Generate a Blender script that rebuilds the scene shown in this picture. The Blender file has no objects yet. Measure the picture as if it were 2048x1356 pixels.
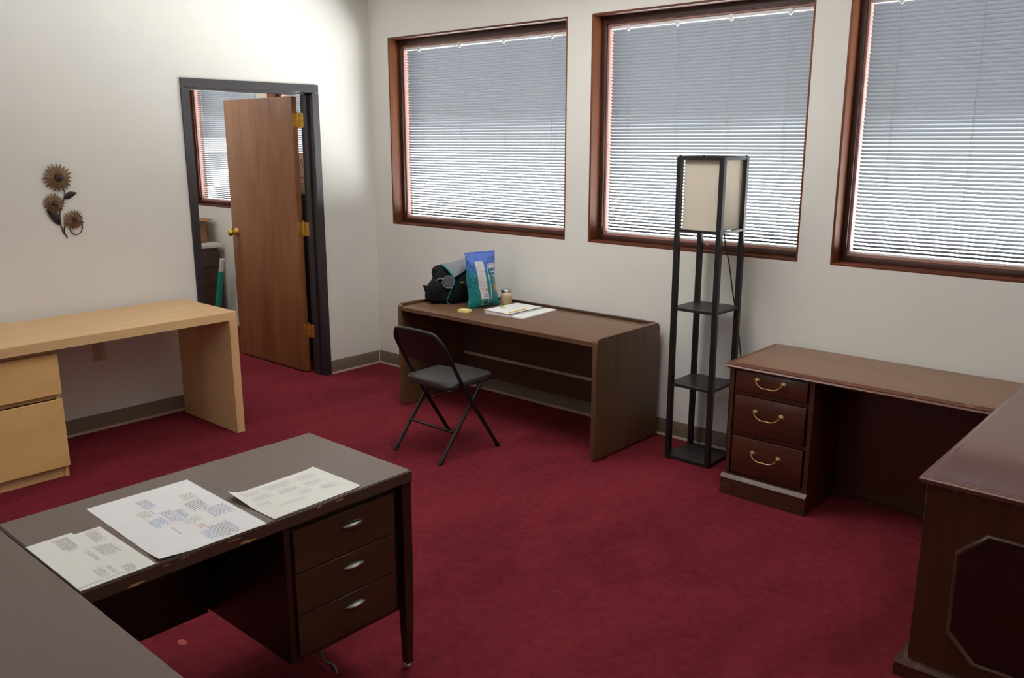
import bpy, bmesh, math, random
from mathutils import Vector, Matrix, noise
random.seed(7)
C = bpy.context.scene.collection
SC = bpy.context.scene
PI = math.pi
R = math.radians

# ------------------------------------------------------------------ camera
cam = bpy.data.cameras.new('camera')
cam.sensor_width = 36.0
cam.lens = 1724.0156 / 2048 * 36.0
cam.clip_start = 0.02
camo = bpy.data.objects.new('camera', cam)
C.objects.link(camo)
camo.location = (5.147, -4.229, 1.70)
camo.rotation_euler = (R(90 - 12.9436), 0, R(41.6543))
SC.camera = camo

# ------------------------------------------------------------------ colour management
vs = SC.view_settings
vs.view_transform = 'Standard'
vs.look = 'None'
vs.gamma = 1.0
vs.use_curve_mapping = False
vs.exposure = -0.25

# ------------------------------------------------------------------ world: bright street below the horizon, paler shaded sky above
W = bpy.data.worlds.new('daylight')
SC.world = W
W.use_nodes = True
nt = W.node_tree
nt.nodes.clear()
tc = nt.nodes.new('ShaderNodeTexCoord')
sep = nt.nodes.new('ShaderNodeSeparateXYZ')
nt.links.new(tc.outputs['Generated'], sep.inputs[0])
mr = nt.nodes.new('ShaderNodeMapRange')
mr.inputs['From Min'].default_value = -0.5
mr.inputs['From Max'].default_value = 0.5
nt.links.new(sep.outputs['Z'], mr.inputs['Value'])
rp = nt.nodes.new('ShaderNodeValToRGB')
e = rp.color_ramp.elements
e[0].position = 0.0
e[0].color = (1.0, 1.0, 1.0, 1)
e[1].position = 1.0
e[1].color = (0.03, 0.032, 0.035, 1)
for pos, col in ((0.34, (1.0, 1.0, 1.0, 1)), (0.47, (0.32, 0.335, 0.36, 1)), (0.50, (0.09, 0.094, 0.10, 1)), (0.53, (0.020, 0.021, 0.0225, 1)), (0.62, (0.014, 0.0147, 0.0158, 1))):
    q = e.new(pos)
    q.color = col
nt.links.new(mr.outputs[0], rp.inputs[0])
# soft blocks of the buildings opposite
nz = nt.nodes.new('ShaderNodeTexNoise')
nz.inputs['Scale'].default_value = 5.0
nt.links.new(tc.outputs['Generated'], nz.inputs['Vector'])
mr2 = nt.nodes.new('ShaderNodeMapRange')
mr2.inputs['From Min'].default_value = 0.35
mr2.inputs['From Max'].default_value = 0.65
mr2.inputs['To Min'].default_value = 0.75
mr2.inputs['To Max'].default_value = 1.15
nt.links.new(nz.outputs[0], mr2.inputs['Value'])
mx = nt.nodes.new('ShaderNodeMixRGB')
mx.blend_type = 'MULTIPLY'
mx.inputs[0].default_value = 1.0
nt.links.new(rp.outputs[0], mx.inputs[1])
nt.links.new(mr2.outputs[0], mx.inputs[2])
# brighter sky behind the camera, added to send more fill into the room
mb_ = nt.nodes.new('ShaderNodeMapRange')
mb_.inputs['From Min'].default_value = 0.1
mb_.inputs['From Max'].default_value = -0.5
nt.links.new(sep.outputs['Y'], mb_.inputs['Value'])
mz_ = nt.nodes.new('ShaderNodeMapRange')
mz_.inputs['From Min'].default_value = -0.02
mz_.inputs['From Max'].default_value = 0.1
nt.links.new(sep.outputs['Z'], mz_.inputs['Value'])
mm_ = nt.nodes.new('ShaderNodeMath')
mm_.operation = 'MULTIPLY'
nt.links.new(mb_.outputs[0], mm_.inputs[0])
nt.links.new(mz_.outputs[0], mm_.inputs[1])
mk_ = nt.nodes.new('ShaderNodeMixRGB')
mk_.inputs[2].default_value = (0.20, 0.22, 0.25, 1)
nt.links.new(mm_.outputs[0], mk_.inputs[0])
nt.links.new(mx.outputs[0], mk_.inputs[1])
mx = mk_
bg = nt.nodes.new('ShaderNodeBackground')
bg.inputs['Strength'].default_value = 25.0
nt.links.new(mx.outputs[0], bg.inputs['Color'])
wo = nt.nodes.new('ShaderNodeOutputWorld')
nt.links.new(bg.outputs[0], wo.inputs[0])

# window openings in the window wall (x0, x1); sill and head heights
WINS = [(0.199, 1.825), (2.002, 3.33), (3.498, 4.95), (5.12, 6.75), (-2.79, -1.53), (-1.36, -0.32)]
ZB, ZT = 1.099, 2.413
for a, b in WINS:                       # light portals: sample the sky through the openings
    L = bpy.data.lights.new('window_portal', 'AREA')
    L.shape = 'RECTANGLE'
    L.size = b - a
    L.size_y = ZT - ZB
    L.cycles.is_portal = True
    o = bpy.data.objects.new('window_portal', L)
    C.objects.link(o)
    o.location = ((a + b) / 2, 0.21, (ZT + ZB) / 2)
    o.rotation_euler = (R(-90), 0, 0)

FILL_WINS = [(1.6, 2.4)]  # unseen opening added in the front wall to brighten the room
for a, b in FILL_WINS:
    L = bpy.data.lights.new('window_portal', 'AREA')
    L.shape = 'RECTANGLE'
    L.size = b - a
    L.size_y = ZT - ZB
    L.cycles.is_portal = True
    o = bpy.data.objects.new('window_portal', L)
    C.objects.link(o)
    o.location = ((a + b) / 2, -6.71, (ZT + ZB) / 2)
    o.rotation_euler = (R(90), 0, 0)

# fill light added under the ceiling, above the frame, to lift the ambient
L = bpy.data.lights.new('ceiling_light', 'AREA')
L.shape = 'RECTANGLE'
L.size = 1.2
L.size_y = 0.6
L.energy = 30.0
L.color = (1.0, 0.97, 0.93)
o = bpy.data.objects.new('ceiling_light', L)
C.objects.link(o)
o.location = (2.4, -1.35, 2.72)

L = bpy.data.lights.new('ceiling_light', 'AREA')  # second added fill, brightens the next office through its doorway
L.shape = 'RECTANGLE'
L.size = 1.2
L.size_y = 0.6
L.energy = 20.0
L.color = (1.0, 0.97, 0.93)
o = bpy.data.objects.new('ceiling_light', L)
C.objects.link(o)
o.location = (-1.5, -1.6, 2.72)

SC.cycles.max_bounces = 10
SC.cycles.diffuse_bounces = 6
SC.cycles.transparent_max_bounces = 8
SC.cycles.use_denoising = True
SC.cycles.sample_clamp_indirect = 6.0
SC.cycles.caustics_reflective = False
SC.cycles.caustics_refractive = False

# ------------------------------------------------------------------ materials
def srgb(r, g, b):
    f = lambda c: (c / 255 / 12.92) if c / 255 <= 0.04045 else ((c / 255 + 0.055) / 1.055) ** 2.4
    return (f(r), f(g), f(b), 1)

def newmat(name):
    m = bpy.data.materials.new(name)
    m.use_nodes = True
    nt = m.node_tree
    b = nt.nodes['Principled BSDF']
    return m, nt, b

def plain(name, col, rough=0.6, metal=0.0, spec=0.5, var=0.0, vscale=30.0, bump=0.0, bscale=200.0, sheen=0.0, coat=0.0):
    m, nt, b = newmat(name)
    b.inputs['Roughness'].default_value = rough
    b.inputs['Metallic'].default_value = metal
    b.inputs['Specular IOR Level'].default_value = spec
    b.inputs['Sheen Weight'].default_value = sheen
    b.inputs['Coat Weight'].default_value = coat
    b.inputs['Coat Roughness'].default_value = 0.15
    tc = nt.nodes.new('ShaderNodeTexCoord')
    n = nt.nodes.new('ShaderNodeTexNoise')
    n.inputs['Scale'].default_value = vscale
    n.inputs['Detail'].default_value = 4
    nt.links.new(tc.outputs['Object'], n.inputs['Vector'])
    r = nt.nodes.new('ShaderNodeValToRGB')
    r.color_ramp.elements[0].position = 0.3
    r.color_ramp.elements[1].position = 0.7
    r.color_ramp.elements[0].color = tuple(c * (1 - var) for c in col[:3]) + (1,)
    r.color_ramp.elements[1].color = tuple(min(1, c * (1 + var)) for c in col[:3]) + (1,)
    nt.links.new(n.outputs[0], r.inputs[0])
    nt.links.new(r.outputs[0], b.inputs['Base Color'])
    if bump > 0:
        n2 = nt.nodes.new('ShaderNodeTexNoise')
        n2.inputs['Scale'].default_value = bscale
        nt.links.new(tc.outputs['Object'], n2.inputs['Vector'])
        bp = nt.nodes.new('ShaderNodeBump')
        bp.inputs['Strength'].default_value = bump
        bp.inputs['Distance'].default_value = 0.002
        nt.links.new(n2.outputs[0], bp.inputs['Height'])
        nt.links.new(bp.outputs[0], b.inputs['Normal'])
    return m

def wood(name, dark, light, axis='x', rough=0.4, spec=0.5, grain=1.0, contrast=(0.3, 0.7), coat=0.0, scuff=None, coarse=1.0):
    m, nt, b = newmat(name)
    b.inputs['Roughness'].default_value = rough
    b.inputs['Specular IOR Level'].default_value = spec
    b.inputs['Coat Weight'].default_value = coat
    b.inputs['Coat Roughness'].default_value = 0.12
    tc = nt.nodes.new('ShaderNodeTexCoord')
    mp = nt.nodes.new('ShaderNodeMapping')
    k = 26.0 * coarse
    s = {'x': (1.3, k, k), 'y': (k, 1.3, k), 'z': (k, k, 1.3)}[axis]
    mp.inputs['Scale'].default_value = s
    nt.links.new(tc.outputs['Object'], mp.inputs['Vector'])
    n1 = nt.nodes.new('ShaderNodeTexNoise')
    n1.inputs['Scale'].default_value = 1.0
    n1.inputs['Detail'].default_value = 8
    n1.inputs['Roughness'].default_value = 0.62
    n1.inputs['Distortion'].default_value = 0.8
    nt.links.new(mp.outputs[0], n1.inputs['Vector'])
    mp2 = nt.nodes.new('ShaderNodeMapping')
    k2 = 5.0 * coarse
    mp2.inputs['Scale'].default_value = {'x': (0.8, k2, k2), 'y': (k2, 0.8, k2), 'z': (k2, k2, 0.8)}[axis]
    nt.links.new(tc.outputs['Object'], mp2.inputs['Vector'])
    n2 = nt.nodes.new('ShaderNodeTexNoise')
    n2.inputs['Detail'].default_value = 3
    n2.inputs['Scale'].default_value = 1.0
    n2.inputs['Distortion'].default_value = 1.5
    nt.links.new(mp2.outputs[0], n2.inputs['Vector'])
    ad = nt.nodes.new('ShaderNodeMath')
    ad.operation = 'MULTIPLY_ADD'
    ad.inputs[1].default_value = 0.6 * grain
    nt.links.new(n1.outputs[0], ad.inputs[0])
    m2 = nt.nodes.new('ShaderNodeMath')
    m2.operation = 'MULTIPLY'
    m2.inputs[1].default_value = 1 - 0.6 * grain
    nt.links.new(n2.outputs[0], m2.inputs[0])
    nt.links.new(m2.outputs[0], ad.inputs[2])
    r = nt.nodes.new('ShaderNodeValToRGB')
    r.color_ramp.elements[0].position = contrast[0]
    r.color_ramp.elements[1].position = contrast[1]
    r.color_ramp.elements[0].color = dark
    r.color_ramp.elements[1].color = light
    nt.links.new(ad.outputs[0], r.inputs[0])
    out = r.outputs[0]
    if scuff:
        n3 = nt.nodes.new('ShaderNodeTexNoise')
        n3.inputs['Scale'].default_value = 1.0
        n3.inputs['Detail'].default_value = 6
        mp3 = nt.nodes.new('ShaderNodeMapping')
        mp3.inputs['Scale'].default_value = (14, 14, 45)
        nt.links.new(tc.outputs['Object'], mp3.inputs['Vector'])
        nt.links.new(mp3.outputs[0], n3.inputs['Vector'])
        r3 = nt.nodes.new('ShaderNodeValToRGB')
        r3.color_ramp.elements[0].position = 0.60
        r3.color_ramp.elements[1].position = 0.74
        nt.links.new(n3.outputs[0], r3.inputs[0])
        mx = nt.nodes.new('ShaderNodeMixRGB')
        nt.links.new(r3.outputs[0], mx.inputs[0])
        nt.links.new(out, mx.inputs[1])
        mx.inputs[2].default_value = scuff
        out = mx.outputs[0]
    nt.links.new(out, b.inputs['Base Color'])
    return m

M = {}
M['wall'] = plain('painted_wall', srgb(226, 224, 217), 0.75, spec=0.25, var=0.012, vscale=3, bump=0.08, bscale=350)
M['ceiling'] = plain('ceiling_paint', srgb(242, 241, 238), 0.9, var=0.02)
M['base'] = plain('vinyl_base', srgb(114, 98, 80), 0.55, var=0.03)
M['toe'] = plain('vinyl_toe', srgb(160, 138, 120), 0.5, var=0.03)
M['frame_paint'] = plain('door_frame_paint', srgb(42, 35, 38), 0.38, var=0.03, spec=0.6)
M['trimwood'] = wood('window_trim_wood', srgb(82, 40, 20), srgb(140, 80, 44), 'z', 0.5, spec=0.3, contrast=(0.3, 0.75))
M['trimwood_x'] = wood('window_trim_wood_flat', srgb(72, 34, 20), srgb(122, 66, 40), 'x', 0.45, spec=0.3, contrast=(0.3, 0.75))
M['stopwood'] = wood('window_stop_wood', srgb(52, 27, 21), srgb(76, 41, 30), 'x', 0.45)
M['bead'] = plain('window_bead_paint', srgb(168, 122, 112), 0.5, var=0.04)
M['doorwood'] = wood('door_veneer', srgb(104, 64, 36), srgb(160, 106, 66), 'z', 0.42, grain=0.85, contrast=(0.28, 0.72), coarse=0.75)
M['dooredge'] = wood('door_edge', srgb(60, 34, 22), srgb(92, 54, 36), 'z', 0.5)
M['maple'] = wood('maple_veneer', srgb(206, 164, 114), srgb(230, 194, 146), 'y', 0.42, grain=0.5, contrast=(0.25, 0.8), coarse=0.8)
M['maple_z'] = wood('maple_veneer_upright', srgb(204, 162, 112), srgb(228, 190, 142), 'z', 0.42, grain=0.5, contrast=(0.25, 0.8), coarse=0.8)
M['maple_f'] = wood('maple_drawer_veneer', srgb(214, 168, 104), srgb(240, 200, 136), 'y', 0.42, grain=0.45, contrast=(0.2, 0.8), coarse=0.6)
M['walnut_top'] = wood('walnut_laminate_top', srgb(84, 58, 42), srgb(124, 92, 68), 'x', 0.33, contrast=(0.25, 0.75), coarse=1.5)
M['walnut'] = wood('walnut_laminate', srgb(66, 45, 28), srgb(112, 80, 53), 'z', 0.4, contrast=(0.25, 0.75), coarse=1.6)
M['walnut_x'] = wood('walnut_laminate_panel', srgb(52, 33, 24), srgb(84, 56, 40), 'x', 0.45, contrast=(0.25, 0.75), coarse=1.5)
M['paleedge'] = wood('pale_board_edge', srgb(160, 142, 122), srgb(190, 172, 150), 'x', 0.5)  # pale tone stands in for light in the desk slot
M['graylam'] = plain('taupe_laminate', srgb(102, 86, 78), 0.34, var=0.03, vscale=260, bump=0.03, bscale=600)
M['grayedge'] = plain('brown_edge_band', srgb(78, 54, 44), 0.4, var=0.06, vscale=20)
M['espresso'] = wood('espresso_wood', srgb(56, 35, 20), srgb(82, 54, 32), 'y', 0.38, contrast=(0.25, 0.8), coarse=1.2)
M['espresso_z'] = wood('espresso_wood_upright', srgb(42, 24, 18), srgb(62, 38, 27), 'z', 0.35, contrast=(0.25, 0.8), coarse=1.2)
M['chip'] = plain('bare_chipped_wood', srgb(196, 150, 84), 0.7, var=0.15, vscale=80)
M['mahog_top'] = wood('mahogany_top', srgb(100, 68, 48), srgb(138, 100, 74), 'x', 0.3, contrast=(0.2, 0.8), coarse=1.8)
M['mahog_edge'] = wood('mahogany_edge', srgb(84, 44, 34), srgb(112, 66, 50), 'x', 0.35, contrast=(0.2, 0.8), scuff=srgb(150, 108, 74))
M['mahog'] = wood('mahogany', srgb(58, 28, 18), srgb(88, 46, 28), 'x', 0.3, contrast=(0.2, 0.8), coarse=1.2)
M['mahog_z'] = wood('mahogany_upright', srgb(58, 30, 22), srgb(88, 48, 34), 'z', 0.33, contrast=(0.2, 0.8), coarse=1.2)
M['mahog_plinth'] = wood('mahogany_plinth', srgb(56, 30, 22), srgb(80, 46, 34), 'x', 0.3, contrast=(0.2, 0.8), scuff=srgb(128, 92, 66))
M['gloss_top'] = wood('polished_desk_top', srgb(82, 48, 42), srgb(112, 70, 60), 'y', 0.13, contrast=(0.2, 0.8), coat=0.5, coarse=1.4)
M['gloss_side'] = wood('polished_desk_side', srgb(58, 34, 20), srgb(84, 52, 32), 'z', 0.25, contrast=(0.2, 0.8), coarse=1.2)
M['gloss_panel'] = wood('polished_desk_inset', srgb(34, 18, 14), srgb(46, 25, 19), 'z', 0.25, contrast=(0.2, 0.8), coarse=1.2)
M['moulding'] = wood('desk_moulding', srgb(72, 48, 35), srgb(92, 64, 48), 'x', 0.3)
M['brass'] = plain('brass', srgb(226, 192, 110), 0.36, 1.0, var=0.08, vscale=60)
M['oldbrass'] = plain('antique_brass', srgb(166, 134, 90), 0.42, 1.0, var=0.2, vscale=60)
M['chrome'] = plain('satin_nickel', srgb(205, 205, 200), 0.22, 1.0, var=0.02)
M['black'] = plain('black_lacquer', srgb(26, 25, 26), 0.35, var=0.1)
M['blackshelf'] = wood('black_shelf', srgb(22, 21, 22), srgb(44, 42, 42), 'x', 0.4)
M['chairmetal'] = plain('black_chair_tube', srgb(22, 21, 22), 0.4, var=0.1)
M['chairvinyl'] = plain('black_chair_vinyl', srgb(56, 53, 53), 0.42, var=0.08, vscale=15, bump=0.1, bscale=300)
M['rubber'] = plain('black_rubber', srgb(16, 16, 16), 0.7)
M['whiteplastic'] = plain('white_plastic', srgb(238, 238, 236), 0.4, var=0.01)
M['ivory'] = plain('ivory_plastic', srgb(200, 180, 152), 0.45, var=0.02)
M['darkslot'] = plain('dark_slot', srgb(20, 18, 16), 0.7)
M['paper'] = plain('white_paper', srgb(236, 236, 236), 0.8, var=0.008, vscale=8)
M['paper2'] = plain('offwhite_paper', srgb(232, 232, 224), 0.8, var=0.008, vscale=8)
M['cloth_black'] = plain('black_nylon', srgb(13, 12, 14), 0.8, spec=0.25, var=0.3, vscale=25, bump=0.5, bscale=60)
M['cloth_gray'] = plain('gray_nylon', srgb(128, 132, 136), 0.75, var=0.06, vscale=18, bump=0.4, bscale=60)
M['cloth_teal'] = plain('teal_piping', srgb(30, 132, 140), 0.6, var=0.05)
M['cloth_mesh'] = plain('charcoal_mesh', srgb(72, 70, 70), 0.8, var=0.2, vscale=180, bump=0.4, bscale=240)
M['lime'] = plain('lime_pull', srgb(190, 200, 60), 0.5)
M['jarglass'] = plain('cream_jar_body', srgb(206, 188, 146), 0.2, var=0.08, vscale=12, coat=0.6)
M['jarlabel'] = plain('jar_label', srgb(186, 166, 120), 0.5, var=0.1, vscale=40)
M['cardboard'] = plain('cardboard', srgb(150, 112, 74), 0.8, var=0.05)
M['counter'] = plain('white_counter', srgb(222, 218, 210), 0.4, var=0.01)
M['teal_roll'] = plain('teal_metallic_wrap', srgb(22, 150, 122), 0.3, var=0.2, vscale=120, bump=0.5, bscale=120)
M['rollcore'] = plain('white_roll_core', srgb(212, 210, 206), 0.6, var=0.02)
M['sticky'] = plain('yellow_sticky', srgb(232, 216, 142), 0.8, var=0.02)
M['pencil'] = plain('yellow_pencil', srgb(226, 196, 70), 0.5)
M['greenflag'] = plain('green_flag', srgb(160, 212, 70), 0.6)
M['flowermetal'] = plain('bronze_petals', srgb(112, 86, 56), 0.45, 0.3, var=0.45, vscale=22)
M['flowermetal_red'] = plain('coppery_petals', srgb(112, 84, 58), 0.45, 0.3, var=0.45, vscale=22)
M['flowerboss'] = plain('dark_bronze_boss', srgb(62, 46, 44), 0.45, 0.4, var=0.3, vscale=80)
M['flowerleaf'] = plain('dark_metal_leaf', srgb(44, 38, 42), 0.5, 0.4, var=0.25, vscale=60)
M['cordgray'] = plain('gray_ladder_cord', srgb(146, 148, 152), 0.7)
M['cordblack'] = plain('black_cord', srgb(22, 22, 22), 0.5)
M['wirered'] = plain('red_wire', srgb(140, 40, 60), 0.5)
M['wiregray'] = plain('gray_wire', srgb(110, 105, 100), 0.5)
M['scrap'] = plain('pink_scrap', srgb(168, 66, 66), 0.7)

# carpet: red pile with vacuum tracks
def carpet():
    m, nt, b = newmat('red_carpet')
    b.inputs['Roughness'].default_value = 1.0
    b.inputs['Specular IOR Level'].default_value = 0.1
    b.inputs['Sheen Weight'].default_value = 0.25
    b.inputs['Sheen Roughness'].default_value = 0.5
    b.inputs['Sheen Tint'].default_value = srgb(170, 60, 66)
    tc = nt.nodes.new('ShaderNodeTexCoord')
    def nse(scale, det, rough=0.5, dist=0.0, sc=(1, 1, 1)):
        mp = nt.nodes.new('ShaderNodeMapping')
        mp.inputs['Scale'].default_value = sc
        nt.links.new(tc.outputs['Object'], mp.inputs['Vector'])
        n = nt.nodes.new('ShaderNodeTexNoise')
        n.inputs['Scale'].default_value = scale
        n.inputs['Detail'].default_value = det
        n.inputs['Roughness'].default_value = rough
        n.inputs['Distortion'].default_value = dist
        nt.links.new(mp.outputs[0], n.inputs['Vector'])
        return n
    a = nse(2.2, 6, 0.6, 1.0, (1.0, 0.45, 1))
    f = nse(24, 4, 0.65, 0.5)
    g = nse(240, 2)
    mixa = nt.nodes.new('ShaderNodeMath')
    mixa.operation = 'MULTIPLY_ADD'
    mixa.inputs[1].default_value = 0.42
    nt.links.new(a.outputs[0], mixa.inputs[0])
    mm = nt.nodes.new('ShaderNodeMath')
    mm.operation = 'MULTIPLY'
    mm.inputs[1].default_value = 0.33
    nt.links.new(f.outputs[0], mm.inputs[0])
    nt.links.new(mm.outputs[0], mixa.inputs[2])
    mg = nt.nodes.new('ShaderNodeMath')
    mg.operation = 'MULTIPLY_ADD'
    mg.inputs[1].default_value = 0.25
    nt.links.new(g.outputs[0], mg.inputs[0])
    nt.links.new(mixa.outputs[0], mg.inputs[2])
    r = nt.nodes.new('ShaderNodeValToRGB')
    r.color_ramp.elements[0].position = 0.37
    r.color_ramp.elements[1].position = 0.62
    r.color_ramp.elements[0].color = srgb(80, 22, 30)
    r.color_ramp.elements[1].color = srgb(122, 39, 49)
    nt.links.new(mg.outputs[0], r.inputs[0])
    nt.links.new(r.outputs[0], b.inputs['Base Color'])
    bp = nt.nodes.new('ShaderNodeBump')
    bp.inputs['Strength'].default_value = 0.5
    bp.inputs['Distance'].default_value = 0.006
    nt.links.new(g.outputs[0], bp.inputs['Height'])
    nt.links.new(bp.outputs[0], b.inputs['Normal'])
    return m
M['carpet'] = carpet()

def glass():
    m, nt, b = newmat('window_glass')
    nt.nodes.remove(b)
    t = nt.nodes.new('ShaderNodeBsdfTransparent')
    t.inputs[0].default_value = (0.93, 0.95, 0.95, 1)
    g = nt.nodes.new('ShaderNodeBsdfGlossy')
    g.inputs['Roughness'].default_value = 0.02
    fr = nt.nodes.new('ShaderNodeFresnel')
    fr.inputs[0].default_value = 1.45
    mx = nt.nodes.new('ShaderNodeMixShader')
    ge = nt.nodes.new('ShaderNodeNewGeometry')
    inv = nt.nodes.new('ShaderNodeMath')          # reflect on the outer faces only: no internal reflection in the thin pane
    inv.operation = 'SUBTRACT'
    inv.inputs[0].default_value = 1.0
    nt.links.new(ge.outputs['Backfacing'], inv.inputs[1])
    mu = nt.nodes.new('ShaderNodeMath')
    mu.operation = 'MULTIPLY'
    nt.links.new(fr.outputs[0], mu.inputs[0])
    nt.links.new(inv.outputs[0], mu.inputs[1])
    nt.links.new(mu.outputs[0], mx.inputs[0])
    nt.links.new(t.outputs[0], mx.inputs[1])
    nt.links.new(g.outputs[0], mx.inputs[2])
    nt.links.new(mx.outputs[0], nt.nodes['Material Output'].inputs[0])
    return m
M['glass'] = glass()

def translucent(name, col, amt):
    m, nt, b = newmat(name)
    b.inputs['Specular IOR Level'].default_value = 0.15
    b.inputs['Base Color'].default_value = col
    b.inputs['Roughness'].default_value = 0.55
    t = nt.nodes.new('ShaderNodeBsdfTranslucent')
    t.inputs[0].default_value = col
    n = nt.nodes.new('ShaderNodeTexNoise')
    n.inputs['Scale'].default_value = 4.0
    tc = nt.nodes.new('ShaderNodeTexCoord')
    nt.links.new(tc.outputs['Object'], n.inputs['Vector'])
    mr = nt.nodes.new('ShaderNodeMapRange')
    mr.inputs['To Min'].default_value = amt * 0.9
    mr.inputs['To Max'].default_value = amt * 1.1
    nt.links.new(n.outputs[0], mr.inputs['Value'])
    mx = nt.nodes.new('ShaderNodeMixShader')
    nt.links.new(mr.outputs[0], mx.inputs[0])
    nt.links.new(b.outputs[0], mx.inputs[1])
    nt.links.new(t.outputs[0], mx.inputs[2])
    nt.links.new(mx.outputs[0], nt.nodes['Material Output'].inputs[0])
    return m
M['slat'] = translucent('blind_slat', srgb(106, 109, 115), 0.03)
M['shade'] = translucent('cream_lamp_shade', srgb(232, 224, 208), 0.25)

# chip bag print: blue top fading to teal
def bagmat():
    m, nt, b = newmat('crisp_bag_film')
    b.inputs['Roughness'].default_value = 0.35
    tc = nt.nodes.new('ShaderNodeTexCoord')
    sp = nt.nodes.new('ShaderNodeSeparateXYZ')
    nt.links.new(tc.outputs['Object'], sp.inputs[0])
    mr = nt.nodes.new('ShaderNodeMapRange')
    mr.inputs['From Max'].default_value = 0.345
    nt.links.new(sp.outputs['Z'], mr.inputs['Value'])
    r = nt.nodes.new('ShaderNodeValToRGB')
    el = r.color_ramp.elements
    el[0].position = 0.0
    el[0].color = srgb(20, 132, 132)
    el[1].position = 1.0
    el[1].color = srgb(92, 124, 206)
    q = el.new(0.62); q.color = srgb(26, 118, 130)
    q = el.new(0.78); q.color = srgb(62, 104, 186)
    nt.links.new(mr.outputs[0], r.inputs[0])
    nt.links.new(r.outputs[0], b.inputs['Base Color'])
    n = nt.nodes.new('ShaderNodeTexNoise')
    n.inputs['Scale'].default_value = 15
    n.inputs['Detail'].default_value = 3
    n.inputs['Distortion'].default_value = 1.0
    nt.links.new(tc.outputs['Object'], n.inputs['Vector'])
    bp = nt.nodes.new('ShaderNodeBump')
    bp.inputs['Strength'].default_value = 0.8
    bp.inputs['Distance'].default_value = 0.03
    nt.links.new(n.outputs[0], bp.inputs['Height'])
    nt.links.new(bp.outputs[0], b.inputs['Normal'])
    return m
M['bag'] = bagmat()
M['baglabel'] = plain('bag_label_print', srgb(214, 212, 212), 0.5, var=0.02)
M['ink_gray'] = plain('gray_ink', srgb(172, 172, 170), 0.8)
M['ink_dark'] = plain('dark_ink', srgb(150, 150, 152), 0.8)
M['ink_purple'] = plain('purple_ink', srgb(176, 160, 204), 0.8)
M['ink_blue'] = plain('blue_ink', srgb(150, 178, 210), 0.8)
M['ink_green'] = plain('green_ink', srgb(178, 206, 164), 0.8)
M['ink_red'] = plain('red_ink', srgb(216, 160, 164), 0.8)
M['ink_faint'] = plain('pencil_mark', srgb(208, 208, 203), 0.8)
M['red_print'] = plain('red_print', srgb(206, 90, 70), 0.5)
M['orange_print'] = plain('orange_print', srgb(214, 150, 80), 0.5)
M['gold_print'] = plain('gold_print', srgb(206, 200, 170), 0.4)
M['white_print'] = plain('white_print', srgb(240, 240, 240), 0.5)

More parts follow.
